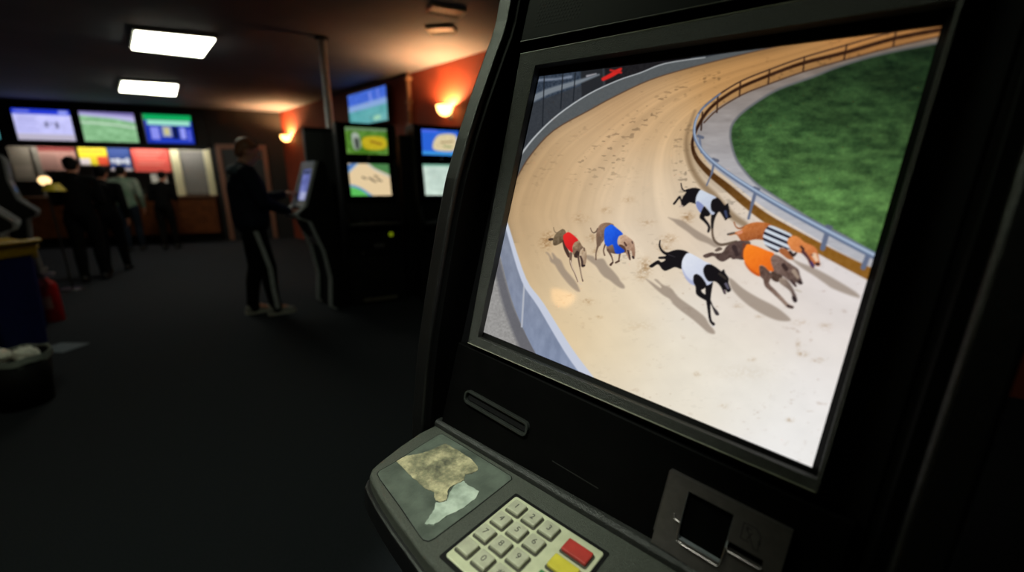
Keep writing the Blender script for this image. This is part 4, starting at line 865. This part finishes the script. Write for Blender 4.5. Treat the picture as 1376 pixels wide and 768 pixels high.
# ---------------------------------------------------------------- other terminals
grey_trim = mat('grey_cabinet_trim', (92, 96, 98), .45, bump=.3, bscale=500)
dim_black = mat('cabinet_black', (8, 8, 9), .5, spec=.25)
def gaming_terminal(label, P, ang, pics, trim, W=.62, head=2.0, group=None, two=True):
    """upright terminal: x along its face, y to the back, z up; origin on the floor at the front middle"""
    M = Matrix.Translation(P) @ Matrix.Rotation(math.radians(ang), 4, 'Z'); t = thing('gaming_terminal', label, 'gaming terminal', M=M, group=group); h = W / 2
    side = [(0.0, .0), (.02, .55), (-.02, .86), (-.12, .90), (-.13, .96), (.02, 1.14), (.06, 1.40), (.05, head - .06), (.09, head), (.42, head), (.50, .9), (.50, 0)]
    for s in (-1, 1):
        a, b = sorted((s * (h - .03), s * h)); obj('side_panel', prism(B(), side, a, b, axes='yzx'), dim_black, t, M=M, bevel=.006)
        if trim is not dim_black: obj('front_trim', prism(B(), [(y - .012, z) for y, z in side[:9]] + [(y + .03, z) for y, z in side[:9]][::-1], a - .006, b + .006, axes='yzx'), trim, t, M=M, bevel=.004)
    body = [(.02, .03), (.04, .55), (.0, .84), (.05, .92), (.07, 1.16), (.11, 1.62), (.10, head - .03), (.40, head - .03), (.48, .9), (.48, .03)]
    obj('body', prism(B(), body, -h + .03, h - .03, axes='yzx'), dim_black, t, M=M)
    obj('control_shelf', prism(B(), [(-.11, .895), (-.115, .93), (.05, .985), (.06, .92)], -h + .03, h - .03, axes='yzx'), black, t, M=M, bevel=.006)
    # lower display leaning back
    M1 = M @ Matrix.Translation((0, .028, 1.235)) @ Matrix.Rotation(math.radians(-9), 4, 'X')
    w_, h_ = .43, .345
    lo = obj('lower_display_housing', frame_ring(B(), (-h + .03, h - .03, -.06, h_ + .035), (-w_ / 2, w_ / 2, 0, h_), .0, -.008, -.03), gloss, t, M=M1 @ Matrix.Rotation(PI / 2, 4, 'X'))
    picture_grid('display', 60, 48, [(-w_ / 2, .009, h_), (w_ / 2, .009, h_), (w_ / 2, .009, 0), (-w_ / 2, .009, 0)], pics[0], tvm, t, M1)
    if two:
        M2 = M @ Matrix.Translation((0, .065, 1.675)); h2 = .27
        obj('upper_display_housing', frame_ring(B(), (-h + .03, h - .03, -.05, h2 + .045), (-w_ / 2, w_ / 2, 0, h2), .0, -.008, -.03), gloss, t, M=M2 @ Matrix.Rotation(PI / 2, 4, 'X'))
        picture_grid('display', 60, 40, [(-w_ / 2, .009, h2), (w_ / 2, .009, h2), (w_ / 2, .009, 0), (-w_ / 2, .009, 0)], pics[1], tvm, t, M2)
        obj('camera_lens', lathe(B(), [(0, .006), (.010, .004), (.014, 0)], 12, Matrix.Translation((0, .06, 1.635)) @ Matrix.Rotation(PI / 2, 4, 'X')), steel, t, M=M)
    for k in range(3): obj('button', lathe(B(), [(0, .012), (.016, .012), (.018, 0)], 14, Matrix.Translation((-.14 + k * .11, -.04, .952))), grey_trim, t, M=M)
    obj('shelf_trim', tube(B(), [(-h + .05, -.113, .935), (h - .05, -.113, .935)], .007, 8), steel, t, M=M)
    if two: tag(obj('start_button', lathe(B(), [(0, .02), (.022, .018), (.026, 0)], 14, Matrix.Translation((.17, .0, .80)) @ Matrix.Rotation(PI / 2, 4, 'X')), emission_mat('lime_button', (150, 170, 20), .35), t, M=M), 'yellow green start button', None)
    obj('ticket_slot', box(B(), -.02, .09, -.005, .03, .655, .70), steel, t, M=M, bevel=.004)
    obj('lock', lathe(B(), [(0, .01), (.012, .008), (.014, 0)], 12, Matrix.Translation((-.15, .02, .60)) @ Matrix.Rotation(PI / 2, 4, 'X')), steel, t, M=M)
    obj('coin_tray', prism(B(), [(-.05, .05), (-.055, .085), (-.04, .09), (-.03, .065), (.04, .06), (.04, .045)], -.19, .19, axes='yzx'), mat('tray_steel', (120, 112, 96), .4, metal=.5), t, M=M, bevel=.003)
    return t
d28 = V((math.cos(math.radians(28)), math.sin(math.radians(28)), 0))
P1 = V((-1.59, 4.67, 0)) + d28 * .06; P2 = V((-.71, 4.93, 0)) - d28 * .07
gaming_terminal('two-screen gaming terminal under the large wall screen, race bend on its lower screen', P1, 28, (pic_bend, pic_rider), dim_black, head=2.0, group='gaming terminals by the red wall')
gaming_terminal('two-screen gaming terminal half hidden behind the foreground terminal, blue upper screen', P2, 28, (pic_pale, pic_map), dim_black, head=2.0, group='gaming terminals by the red wall')
# speaker box between the two
M = Matrix.Translation(P1 + d28 * .44 + V((-.05, .12, 0))) @ Matrix.Rotation(math.radians(28), 4, 'Z')
t = thing('floor_cabinet', 'tall narrow black cabinet between the two gaming terminals', 'cabinet', M=M)
obj('body', box(B(), -.09, .09, 0, .30, 0, 1.90), dim_black, t, M=M, bevel=.006); obj('door', box(B(), -.08, .08, -.008, 0, .06, 1.84), black, t, M=M, bevel=.002)
obj('handle', box(B(), .03, .05, -.025, -.008, 1.36, 1.46), steel, t, M=M, bevel=.003)
# the kiosk the man is using, and the tall cabinet behind it
angK = math.degrees(math.atan2(-.666, .746))
nK = V((-.666, -.746, 0))
PK = V((-2.20, 4.52, 0))
kiosk_grey = mat('kiosk_grey', (150, 153, 156), .4)
def kiosk(P, ang):
    M = Matrix.Translation(P) @ Matrix.Rotation(math.radians(ang), 4, 'Z'); W = .44; h = W / 2
    t = thing('touch_kiosk', 'grey touch screen kiosk the standing man is using', 'kiosk', M=M)
    side = [(.18, 0), (.12, .05), (.15, .35), (.11, .65), (.0, .98), (-.10, 1.02), (-.12, 1.06), (-.02, 1.14), (.13, 1.58), (.20, 1.60), (.23, 1.55), (.30, .9), (.34, 0)]
    for s in (-1, 1):
        a, b = sorted((s * (h - .035), s * h)); obj('side_panel', prism(B(), side, a, b, axes='yzx'), dim_black, t, M=M, bevel=.008); obj('front_trim', prism(B(), [(y - .012, z) for y, z in side[:9]] + [(y + .02, z) for y, z in side[:9]][::-1], a - .004, b + .004, axes='yzx'), kiosk_grey, t, M=M, bevel=.004)
    obj('body', prism(B(), [(.16, .02), (.18, .35), (.14, .66), (.02, .98), (.03, 1.12), (.16, 1.57), (.20, 1.58), (.28, .9), (.32, .02)], -h + .035, h - .035, axes='yzx'), dim_black, t, M=M)
    obj('keyboard_shelf', prism(B(), [(-.11, 1.015), (-.12, 1.045), (.0, 1.10), (.03, 1.02)], -h + .035, h - .035, axes='yzx'), grey_trim, t, M=M, bevel=.005)
    M1 = M @ Matrix.Translation((0, .0, 1.155)) @ Matrix.Rotation(math.radians(-17), 4, 'X')
    obj('display_frame', frame_ring(B(), (-h + .01, h - .01, -.03, .45), (-.13, .13, .04, .37), .016, .002, -.03), mat('pale_grey_plastic', (176, 180, 186), .35), t, M=M1 @ Matrix.Rotation(PI / 2, 4, 'X'))
    picture_grid('display', 40, 48, [(-.15, .0, .38), (.15, .0, .38), (.15, .0, .02), (-.15, .0, .02)], pic_blue, screen_mat('kiosk_screen', .6, rough=.25, spec=.3), t, M1)
    obj('ticket_printer', box(B(), -.1, .1, .07, .14, .72, .80), steel, t, M=M, bevel=.006)
    return t
kiosk(V((-2.24, 4.50, 0)), angK - 6)
M = Matrix.Translation((-2.33, 5.05, 0)) @ Matrix.Rotation(math.radians(28), 4, 'Z')
t = thing('floor_cabinet', 'tall black steel cabinet behind the grey kiosk', 'cabinet', M=M)
obj('body', box(B(), -.05, .40, 0, .42, 0, 1.99), dim_black, t, M=M, bevel=.006)
for a, b in ((-.04, .17), (.18, .39)):
    d = obj('door', box(B(), a, b, -.012, 0, .06, 1.94), black, t, M=M, bevel=.003); obj('handle', box(B(), b - .035 if a < 0 else a + .02, b - .02 if a < 0 else a + .035, -.03, -.012, 1.0, 1.12), steel, d, M=M)
# ---------------------------------------------------------------- left side: terminals seen along their fronts
# they stand against the left, facing the room
angL = math.degrees(math.atan2(E1.y, E1.x)) + 180 + 180
MLn = nL
for i, (px, lb, hd) in enumerate((((92, 402), 'grey-sided gaming terminal on the left, behind the fire extinguisher', 1.75), ((70, 352), 'farther grey-sided gaming terminal at the left, near the counter', 1.75))):
    P = on_z(*px); P = V((-5.55, 4.55, 0)) if i == 0 else V((-7.25, 6.3, 0))
    gaming_terminal(lb, P, math.degrees(math.atan2(nL.x, -nL.y)), (pic_map, pic_field), kiosk_grey, head=hd, group='gaming terminals on the left', two=False)
# small table lamp glow
q = at(60, 243, (-6.3, 5.2, 0), nB)
t = thing('globe_lamp', 'small round glowing lamp with a yellow shade at the left', 'lamp', loc=(q.x, q.y, q.z - .12))
obj('globe', lathe(B(), [(0, .06), (.035, .052), (.058, .02), (.06, 0), (.045, -.035), (.02, -.05)], 20, Matrix.Translation((0, 0, .12))), emission_mat('globe_glass', (255, 214, 150), 2.0), t, M=_mw(t), smooth=True)
obj('shade', lathe(B(), [(.05, .085), (.10, .0), (.11, 0), (.06, .09)], 20, Matrix.Translation((.09, 0, 0))), mat('yellow_shade', (190, 170, 40), .5), t, M=_mw(t))
obj('stem', tube(B(), [(0, 0, .07), (0, 0, -q.z + .12)], .012, 8), dark_steel, t, M=_mw(t)); obj('base', lathe(B(), [(0, .02), (.12, .015), (.13, 0), (0, 0)], 20, Matrix.Translation((0, 0, -q.z + .12))), dark_steel, t, M=_mw(t))
# blue bins with yellow hoods
blue_m = mat('navy_plastic', (16, 26, 88), .45); yel_m = mat('mustard_plastic', (176, 140, 22), .45)
def blue_bin(label, P, rot, s=1.0):
    M = Matrix.Translation(P) @ Matrix.Rotation(rot, 4, 'Z') @ Matrix.Scale(s, 4); M0 = Matrix.Translation(P) @ Matrix.Rotation(rot, 4, 'Z')
    t = thing('recycling_bin', label, 'bin', M=M0, group='blue bins with yellow hoods')
    bm = B(); lo = rrect(-.17, .17, -.15, .15, .03); hi = rrect(-.21, .21, -.18, .18, .03)
    A_ = [bm.verts.new((x, y, 0)) for x, y in lo]; C_ = [bm.verts.new((x, y, .80)) for x, y in hi]; n = len(lo)
    bm.faces.new(A_); bm.faces.new(C_)
    for k in range(n): bm.faces.new([A_[k], A_[(k + 1) % n], C_[(k + 1) % n], C_[k]])
    obj('body', bm, blue_m, t, M=M)
    obj('hood', prism(B(), [(-.23, .78), (-.23, .84), (-.15, .90), (.0, .925), (.12, .905), (.29, .925), (.31, .90), (.24, .86), (.23, .78)], -.2, .2, axes='xzy'), yel_m, t, M=M, bevel=.02, seg=3)
    obj('opening', box(B(), -.10, .10, -.203, -.198, .805, .845), soft_black, t, M=M)
    return t
blue_bin('tall navy blue bin with a mustard yellow hood at the left edge', (-4.29, 3.34, 0), -.05)
blue_bin('smaller navy blue bin half hidden behind the yellow-hooded one', (-4.74, 3.80, 0), -.3, .88)
# fire extinguisher
q = on_z(74, 430); t = thing('fire_extinguisher', 'red fire extinguisher standing on the floor by the blue bins', 'fire extinguisher', loc=(q.x, q.y, 0))
redm = mat('extinguisher_red', (150, 16, 18), .3)
obj('cylinder', lathe(B(), [(0, 0), (.078, 0), (.082, .01), (.082, .36), (.07, .40), (.03, .43), (.028, .45), (0, .45)], 24), redm, t, M=_mw(t), smooth=True)
obj('valve', tube(B(), [(0, 0, .44), (0, 0, .50)], .016, 10), steel, t, M=_mw(t))
obj('lever', box(B(), -.01, .12, -.012, .012, .49, .505), mat('pale_metal', (200, 190, 180), .3, metal=.6), t, M=_mw(t)); obj('grip', box(B(), -.01, .11, -.012, .012, .46, .47), steel, t, M=_mw(t))
obj('hose', tube(B(), [(-.02, 0, .47), (-.09, 0, .44), (-.105, 0, .34), (-.10, 0, .20), (-.09, 0, .12)], .011, 8), soft_black, t, M=_mw(t))
tag(obj('instruction_label', lathe(B(), [(.0828, .14), (.0828, .27)], 10, None, PI * .7, -PI * .8), mat('label_cream', (170, 120, 110), .5), t, M=_mw(t)), 'pale instruction label', None)
# waste bin with papers
q = V((-3.12, 2.42, 0)); t = thing('waste_bin', 'round black waste bin with a pale liner at the left edge', 'bin', loc=q)
obj('tub', lathe(B(), [(0, 0), (.125, 0), (.165, .33), (.158, .33), (.12, .01), (0, .01)], 28), soft_black, t, M=_mw(t), smooth=True)
bm = B(); n = 40; rs = []
for r_, z_ in ((.156, .28), (.163, .338), (.172, .34), (.171, .30)): rs.append([bm.verts.new(((r_ + .003 * math.sin(7 * k) * (z_ < .32)) * math.cos(2 * PI * k / n), (r_ + .003 * math.sin(7 * k)) * math.sin(2 * PI * k / n), z_ + .006 * math.sin(5 * k))) for k in range(n)])
for A_, C_ in zip(rs, rs[1:]):
    for k in range(n): bm.faces.new([A_[k], A_[(k + 1) % n], C_[(k + 1) % n], C_[k]])
obj('liner', bm, mat('bin_liner', (130, 136, 130), .5), t, M=_mw(t))
def crumple(label, P, r, seed):
    bm = B(); bmesh.ops.create_icosphere(bm, subdivisions=3, radius=r); rnd = random.Random(seed)
    for v in bm.verts: v.co *= 1 + rnd.uniform(-.14, .10)
    bm.transform(Matrix.Diagonal((1.15, .9, .8, 1)) @ Matrix.Rotation(seed, 4, 'Z'))
    o = obj('crumpled_paper', bm, mat('white_paper', (236, 234, 226), .7)); base_at(o, (0, 0, -r * .7)); o.location = P
    return tag(o, label, 'paper', 'crumpled papers in the waste bin')
crumple('left crumpled white paper on top of the black waste bin', q + V((-.045, -.03, .300)), .055, 2)
crumple('right crumpled white paper on top of the black waste bin', q + V((.085, .0, .300)), .058, 5)
# sheet of paper on the floor
bm = B(); c = on_z(83, 467)
vs = [bm.verts.new((x, y, .002 + .004 * ((i * 7) % 3))) for i, (x, y) in enumerate(((-.15, -.10), (.14, -.12), (.17, .08), (-.12, .11)))]; bm.faces.new(vs)
g = bmesh.ops.extrude_face_region(bm, geom=bm.faces[:]); bmesh.ops.translate(bm, verts=[e for e in g['geom'] if isinstance(e, bmesh.types.BMVert)], vec=(0, 0, .0012))
o = obj('paper_sheet', bm, mat('blue_grey_paper', (88, 100, 110), .6)); o.location = c; tag(o, 'bluish sheet of paper lying on the dark carpet by the bins', 'paper')
# cream stand at the very left edge
q = V((-3.56, 2.50, 0)); t = thing('leaflet_stand', 'cream and red leaflet stand cut off by the left edge', 'stand', loc=q, rotz=-.75)
obj('base_box', box(B(), -.16, .16, -.15, .15, 0, .22), mat('cream_board', (150, 140, 122), .6), t, M=_mw(t), bevel=.006); obj('drawer_front', box(B(), -.14, .14, -.158, -.15, .24, .33), mat('grey_board', (70, 70, 64), .6), t, M=_mw(t))
obj('column', box(B(), -.15, .15, -.14, .14, .22, .36), mat('grey_board', (70, 70, 64), .6), t, M=_mw(t)); obj('red_panel', box(B(), -.16, .16, -.13, .13, .36, .78), mat('rust_board', (150, 44, 22), .6), t, M=_mw(t), bevel=.006)
for k in range(3): obj('leaflet_pocket', box(B(), -.14 + k * .095, -.055 + k * .095, -.155, -.13, .40, .60), mat('clear_pocket', (96, 60, 50), .3), t, M=_mw(t))
# ---------------------------------------------------------------- people
def cap_prim(bm, p0, r0, p1, r1, n=14):
    p0, p1 = V(p0), V(p1); d = p1 - p0; L = d.length; d = d.normalized() if L > 1e-6 else V((0, 0, 1))
    q = d.to_track_quat('Z', 'Y').to_matrix().to_4x4(); M = Matrix.Translation(p0) @ q
    prof_ = [(max(r0 * math.sin(a), 0), -r0 * math.cos(a)) for a in [PI / 2 * k / 4 for k in range(5)]] + [(max(r1 * math.cos(a), 0), L + r1 * math.sin(a)) for a in [PI / 2 * k / 4 for k in range(5)]]
    prof_[0] = (0, prof_[0][1]); prof_[-1] = (0, prof_[-1][1]); lathe(bm, prof_, n, M)
def ell_prim(bm, c, r, M=None):
    t = B(); bmesh.ops.create_uvsphere(t, u_segments=20, v_segments=12, radius=1); t.transform(Matrix.Translation(V(c)) @ (M or Matrix()) @ Matrix.Diagonal((*r, 1)))
    me = bpy.data.meshes.new('t'); t.to_mesh(me); t.free(); bm.from_mesh(me); bpy.data.meshes.remove(me)
def organic(name, prims, voxel, m, parent, M, smooth_it=6):
    bm = B()
    for p in prims:
        if p[0] == 'c': cap_prim(bm, *p[1:])
        else: ell_prim(bm, *p[1:])
    bmesh.ops.recalc_face_normals(bm, faces=bm.faces)
    me = bpy.data.meshes.new('t'); bm.to_mesh(me); bm.free(); o = bpy.data.objects.new('t', me); COL.objects.link(o)
    r = o.modifiers.new('r', 'REMESH'); r.mode = 'VOXEL'; r.voxel_size = voxel; r.use_smooth_shade = True
    s = o.modifiers.new('s', 'SMOOTH'); s.iterations = smooth_it; s.factor = .5
    dg = bpy.context.evaluated_depsgraph_get(); me2 = bpy.data.meshes.new_from_object(o.evaluated_get(dg)); bpy.data.objects.remove(o)
    bm = B(); bm.from_mesh(me2); bpy.data.meshes.remove(me2); bpy.data.meshes.remove(me)
    return obj(name, bm, m, parent, M=M, smooth=True)
skin_m = mat('skin', (176, 120, 96), .55, var=.06, scale=12)
def hand_prims(wrist, direction, palm_n, side, curl=.5):
    """palm, four unequal bent fingers and a thumb leaving the side of the palm"""
    w0 = V(wrist); d = V(direction).normalized(); n_ = V(palm_n); n_ = (n_ - d * n_.dot(d)).normalized(); s = d.cross(n_) * side
    P = [('c', w0, .026, w0 + d * .03, .029)]
    for k in (-1, 0, 1): P.append(('c', w0 + d * .025 + s * .018 * k, .015, w0 + d * .085 + s * .021 * k, .0135))
    for k, L in zip((-1.5, -.5, .5, 1.5), (.060, .072, .077, .068)):
        a = w0 + d * .088 + s * .0195 * k; d1 = (d + n_ * curl * .6 + s * .06 * k).normalized(); b = a + d1 * L * .5; d2 = (d1 + n_ * curl).normalized(); c = b + d2 * L * .3; d3 = (d2 + n_ * curl).normalized()
        P += [('c', a, .0098, b, .0090), ('c', b, .0090, c, .0083), ('c', c, .0083, c + d3 * L * .22, .0075)]
    a = w0 + d * .028 + s * .030; b = a + (d * .6 + s * .8 + n_ * .2).normalized() * .038; c = b + (d * .9 + s * .25 + n_ * .35).normalized() * .030
    P += [('c', a, .015, b, .0115), ('c', b, .0112, c, .0095)]
    return P
def person(label, loc, facing, Hh, arms, jacket, trousers, hair, shoes, head_pitch=.25, lean=.0, stance=.10, stride=.05, stripe=False, hood=None, voxel=.009, hair_style='short', name='person', bulk=1.0):
    """facing: direction looked at, degrees from +X. local frame x = right, y = forward. arms: {side: (elbow, wrist, hand direction)}"""
    k = Hh / 1.75; M = Matrix.Translation(loc) @ Matrix.Rotation(math.radians(facing - 90), 4, 'Z') @ Matrix.Scale(k, 4); M0 = Matrix.Translation(loc) @ Matrix.Rotation(math.radians(facing - 90), 4, 'Z')
    t = thing(name, label, 'person', M=M0)
    L = lambda z: lean * max(z - .9, 0)
    pel = V((0, 0, .95)); chest = V((0, L(1.28), 1.28)); neck = V((0, L(1.48) - .01, 1.49)); hc = V((0, L(1.62) + .035 + .05 * head_pitch, 1.625))
    sh = {s: V((s * .185, L(1.42), 1.415)) for s in (-1, 1)}
    ank = {-1: V((-stance, -stride, .085)), 1: V((stance, stride, .085))}; knee = {s: V((s * .098, ank[s].y * .5 + .035, .50)) for s in (-1, 1)}; hip = {s: V((s * .09, 0, .90)) for s in (-1, 1)}
    body = [('e', pel, (.155, .105, .12)), ('c', pel, .125, chest, .13), ('e', chest + V((0, 0, .02)), (.165, .105, .17)), ('c', chest + V((0, 0, .1)), .10, neck, .058), ('c', neck, .057, hc - V((0, .02, .06)), .055)]
    Rh = Matrix.Rotation(-head_pitch, 4, 'X'); hp = lambda v: hc + Rh @ V(v)
    head = [('e', hp((0, -.012, .018)), (.076, .094, .095), Rh), ('e', hp((0, .022, -.035)), (.060, .068, .072), Rh), ('c', hp((0, .055, -.075)), .026, hp((0, .06, -.083)), .024), ('c', hp((0, .088, .008)), .010, hp((0, .106, -.022)), .0135),
            ('c', hp((-.026, .078, -.056)), .009, hp((.026, .078, -.056)), .009), ('c', hp((-.03, .078, .03)), .012, hp((.03, .078, .03)), .012)]
    for s in (-1, 1): head += [('e', hp((s * .077, -.012, -.008)), (.010, .020, .031), Rh), ('e', hp((s * .042, .055, -.02)), (.022, .025, .02), Rh)]
    body += head
    for s in (-1, 1):
        body += [('c', sh[s], .058, V(arms[s][0]), .044), ('c', V(arms[s][0]), .043, V(arms[s][1]), .027)] + hand_prims(arms[s][1], arms[s][2], arms[s][3], s if s else 1, arms[s][4])
        body += [('c', hip[s], .088, knee[s], .056), ('c', knee[s], .055, knee[s].lerp(ank[s], .35) - V((0, .012, 0)), .053), ('c', knee[s].lerp(ank[s], .35) - V((0, .012, 0)), .053, ank[s], .036), ('c', ank[s], .038, ank[s] + V((0, .12, -.045)), .030)]
        body += [('c', sh[s], .06, V((0, sh[s].y, 1.44)), .06)]
    organic('body', body, voxel * .78, skin_m, t, M)
    # eyes
    for s in (-1, 1):
        bm = B(); ell_prim(bm, hp((s * .031, .083, .010)), (.0125, .008, .009)); obj('eye', bm, mat('eye_white', (190, 186, 180), .2), t, M=M, smooth=True)
    # jacket over torso and arms
    jk = [('e', pel + V((0, 0, .02)), (.178 * bulk, .128 * bulk, .14)), ('c', pel + V((0, 0, .03)), .148 * bulk, chest, .153 * bulk), ('e', chest + V((0, 0, .02)), (.195 * bulk, .135 * bulk, .185)), ('c', chest + V((0, 0, .12)), .12, neck - V((0, 0, .015)), .074)]
    for s in (-1, 1): jk += [('c', sh[s], .078, V((0, sh[s].y, 1.425)), .078), ('c', sh[s], .076 * bulk, V(arms[s][0]), .061 * bulk), ('c', V(arms[s][0]), .060 * bulk, V(arms[s][0]).lerp(V(arms[s][1]), .93), .041)]
    organic('jacket', jk, voxel, jacket, t, M, 4)
    if hood: organic('hood', [('e', neck + V((0, -.065, -.045)), (.125, .075, .055)), ('c', neck + V((-.085, .03, -.015)), .030, neck + V((-.06, -.07, -.03)), .045), ('c', neck + V((.085, .03, -.015)), .030, neck + V((.06, -.07, -.03)), .045)], voxel, hood, t, M, 4)
    tr = [('e', pel - V((0, 0, .02)), (.168, .118, .115))]
    for s in (-1, 1): tr += [('c', hip[s], .101, knee[s], .072), ('c', knee[s], .072, knee[s].lerp(ank[s], .38) - V((0, .012, 0)), .070), ('c', knee[s].lerp(ank[s], .38) - V((0, .012, 0)), .070, ank[s] + V((0, 0, .03)), .054), ('c', ank[s] + V((0, .008, .03)), .053, ank[s] + V((0, .012, -.025)), .058)]
    to = organic('trousers', tr, voxel, trousers, t, M, 4)
    if stripe:
        s = 1
        bm = B(); pts = [hip[s] + V((s * .107, 0, -.02)), hip[s].lerp(knee[s], .5) + V((s * .093, .0, 0)), knee[s] + V((s * .0775, 0, 0)), knee[s].lerp(ank[s], .5) + V((s * .068, 0, 0)), ank[s] + V((s * .060, .01, .03)), ank[s] + V((s * .060, .012, -.01))]
        for a, b in zip(pts, pts[1:]):
            f = [a + V((0, -.020, 0)), a + V((0, .020, 0)), b + V((0, .020, 0)), b + V((0, -.020, 0))]
            vs = [bm.verts.new(p_ + V((dx, 0, 0))) for dx in (-.02, .002) for p_ in f]; hexa(bm, vs)
        bmesh.ops.remove_doubles(bm, verts=bm.verts, dist=1e-5)
        tag(obj('side_stripe', bm, mat('white_stripe', (150, 152, 154), .7), to, M=M), 'pale stripe down the trouser leg', None)
    for s in (-1, 1):
        a = ank[s]; sp = [('c', a + V((0, -.035, -.035)), .042, a + V((0, .03, -.03)), .045), ('c', a + V((0, .02, -.042)), .043, a + V((s * .008, .145, -.052)), .034), ('c', a, .046, a + V((0, .03, -.03)), .044)]
        so = organic('shoe', sp, voxel * .8, shoes, t, M, 3)
        bm = B(); pts = [(a.x + s * .008 * max(y_, 0) / .15 + x_ * w_, a.y + y_) for y_, w_ in ((-.078, .6), (-.05, 1), (.03, 1.02), (.12, 1.08), (.165, .8), (.185, .35)) for x_ in (-.043,)] + [(a.x + s * .008 * max(y_, 0) / .15 + .043 * w_, a.y + y_) for y_, w_ in ((.185, .35), (.165, .8), (.12, 1.08), (.03, 1.02), (-.05, 1), (-.078, .6))]
        obj('sole', prism(bm, pts, .0, .026), mat('rubber_sole', (150, 148, 140), .7) if stripe else soft_black, so, M=M)
    hr = [('e', hp((0, -.024, .038)), (.083, .094, .088), Rh), ('e', hp((0, -.055, -.012)), (.070, .060, .072), Rh), ('c', hp((-.045, .048, .082)), .022, hp((.045, .05, .082)), .022)]
    if hair_style == 'long': hr += [('c', hp((0, -.06, -.03)), .066, neck + V((0, -.055, -.04)), .055)]
    organic('hair', hr, voxel * .8, hair, t, M, 3)
    return t
navy = mat('navy_jacket', (15, 19, 34), .8, scale=14, spec=.15); blk = mat('black_cloth', (8, 8, 9), .9, spec=.08); blk2 = mat('charcoal_cloth', (10, 10, 11), .9, spec=.08)
ginger = mat('ginger_brown_hair', (120, 74, 46), .5, scale=70, var=.35); dkhair = mat('dark_hair', (12, 10, 10), .7, scale=70, spec=.1)
# the man at the kiosk: local y is forwards, x to his right
fA = 38
armsA = {1: (V((.225, .10, 1.15)), V((.13, .33, 1.05)), (-.1, 1, .15), (0, 0, -1), .35), -1: (V((-.225, .13, 1.17)), V((-.10, .35, 1.22)), (.05, 1, .15), (0, 0, -1), .25)}
pa = on_z(348, 423); 
person('man in a dark navy jacket and striped track trousers at the kiosk', (pa.x + .04, pa.y + .05, 0), fA, 1.80, armsA, navy, blk, ginger, mat('pale_trainer', (120, 118, 112), .6), head_pitch=.35, stance=.09, stride=.09, stripe=True, hood=mat('grey_blue_hood', (64, 76, 88), .8), voxel=.008, bulk=1.12)
rest = {1: (V((.23, .06, 1.14)), V((.17, .26, 1.12)), (-.2, 1, .0), (0, 0, -1), .3), -1: (V((-.23, .06, 1.14)), V((-.17, .26, 1.12)), (.2, 1, .0), (0, 0, -1), .3)}
hang = {1: (V((.25, -.02, 1.14)), V((.25, .06, .90)), (0, .2, -1), (-1, 0, 0), .4), -1: (V((-.25, -.02, 1.14)), V((-.25, .06, .90)), (0, .2, -1), (1, 0, 0), .4)}
shoe_d = mat('black_shoe', (16, 16, 16), .5)
p_ = on_z(130, 376); person('person in black clothes, nearest of those at the left, head against the pink poster', p_, 125, 1.72, rest, blk, blk2, dkhair, shoe_d, head_pitch=.2, lean=.12, voxel=.010)
p_ = on_z(160, 364); person('person in black with one arm up, under the yellow poster', p_, 118, 1.62, hang, blk2, blk, dkhair, shoe_d, head_pitch=.3, lean=.2, stride=.12, voxel=.010)
p_ = on_z(184, 336); person('person in a grey green top and dark jeans, below the blue poster', p_, 118, 1.70, hang, mat('grey_green_top', (130, 138, 128), .8, rgb2=(84, 112, 92), scale=3, spec=.1), mat('dark_jeans', (26, 32, 42), .9, spec=.1), dkhair, shoe_d, head_pitch=.2, lean=.05, voxel=.011)
p_ = on_z(231, 334); person('person in dark clothes bent over the counter below the red poster', p_, 110, 1.60, rest, blk, mat('brown_dark_trousers', (16, 14, 12), .9, spec=.08), dkhair, shoe_d, head_pitch=.5, lean=.25, voxel=.011)
# clerk behind the counter
MCc = MC @ V((1.86, .75, 0))
person('clerk in dark clothes seen through the cream service window', MCc, -75, 1.50, rest, blk2, blk, dkhair, shoe_d, head_pitch=.3, voxel=.012)
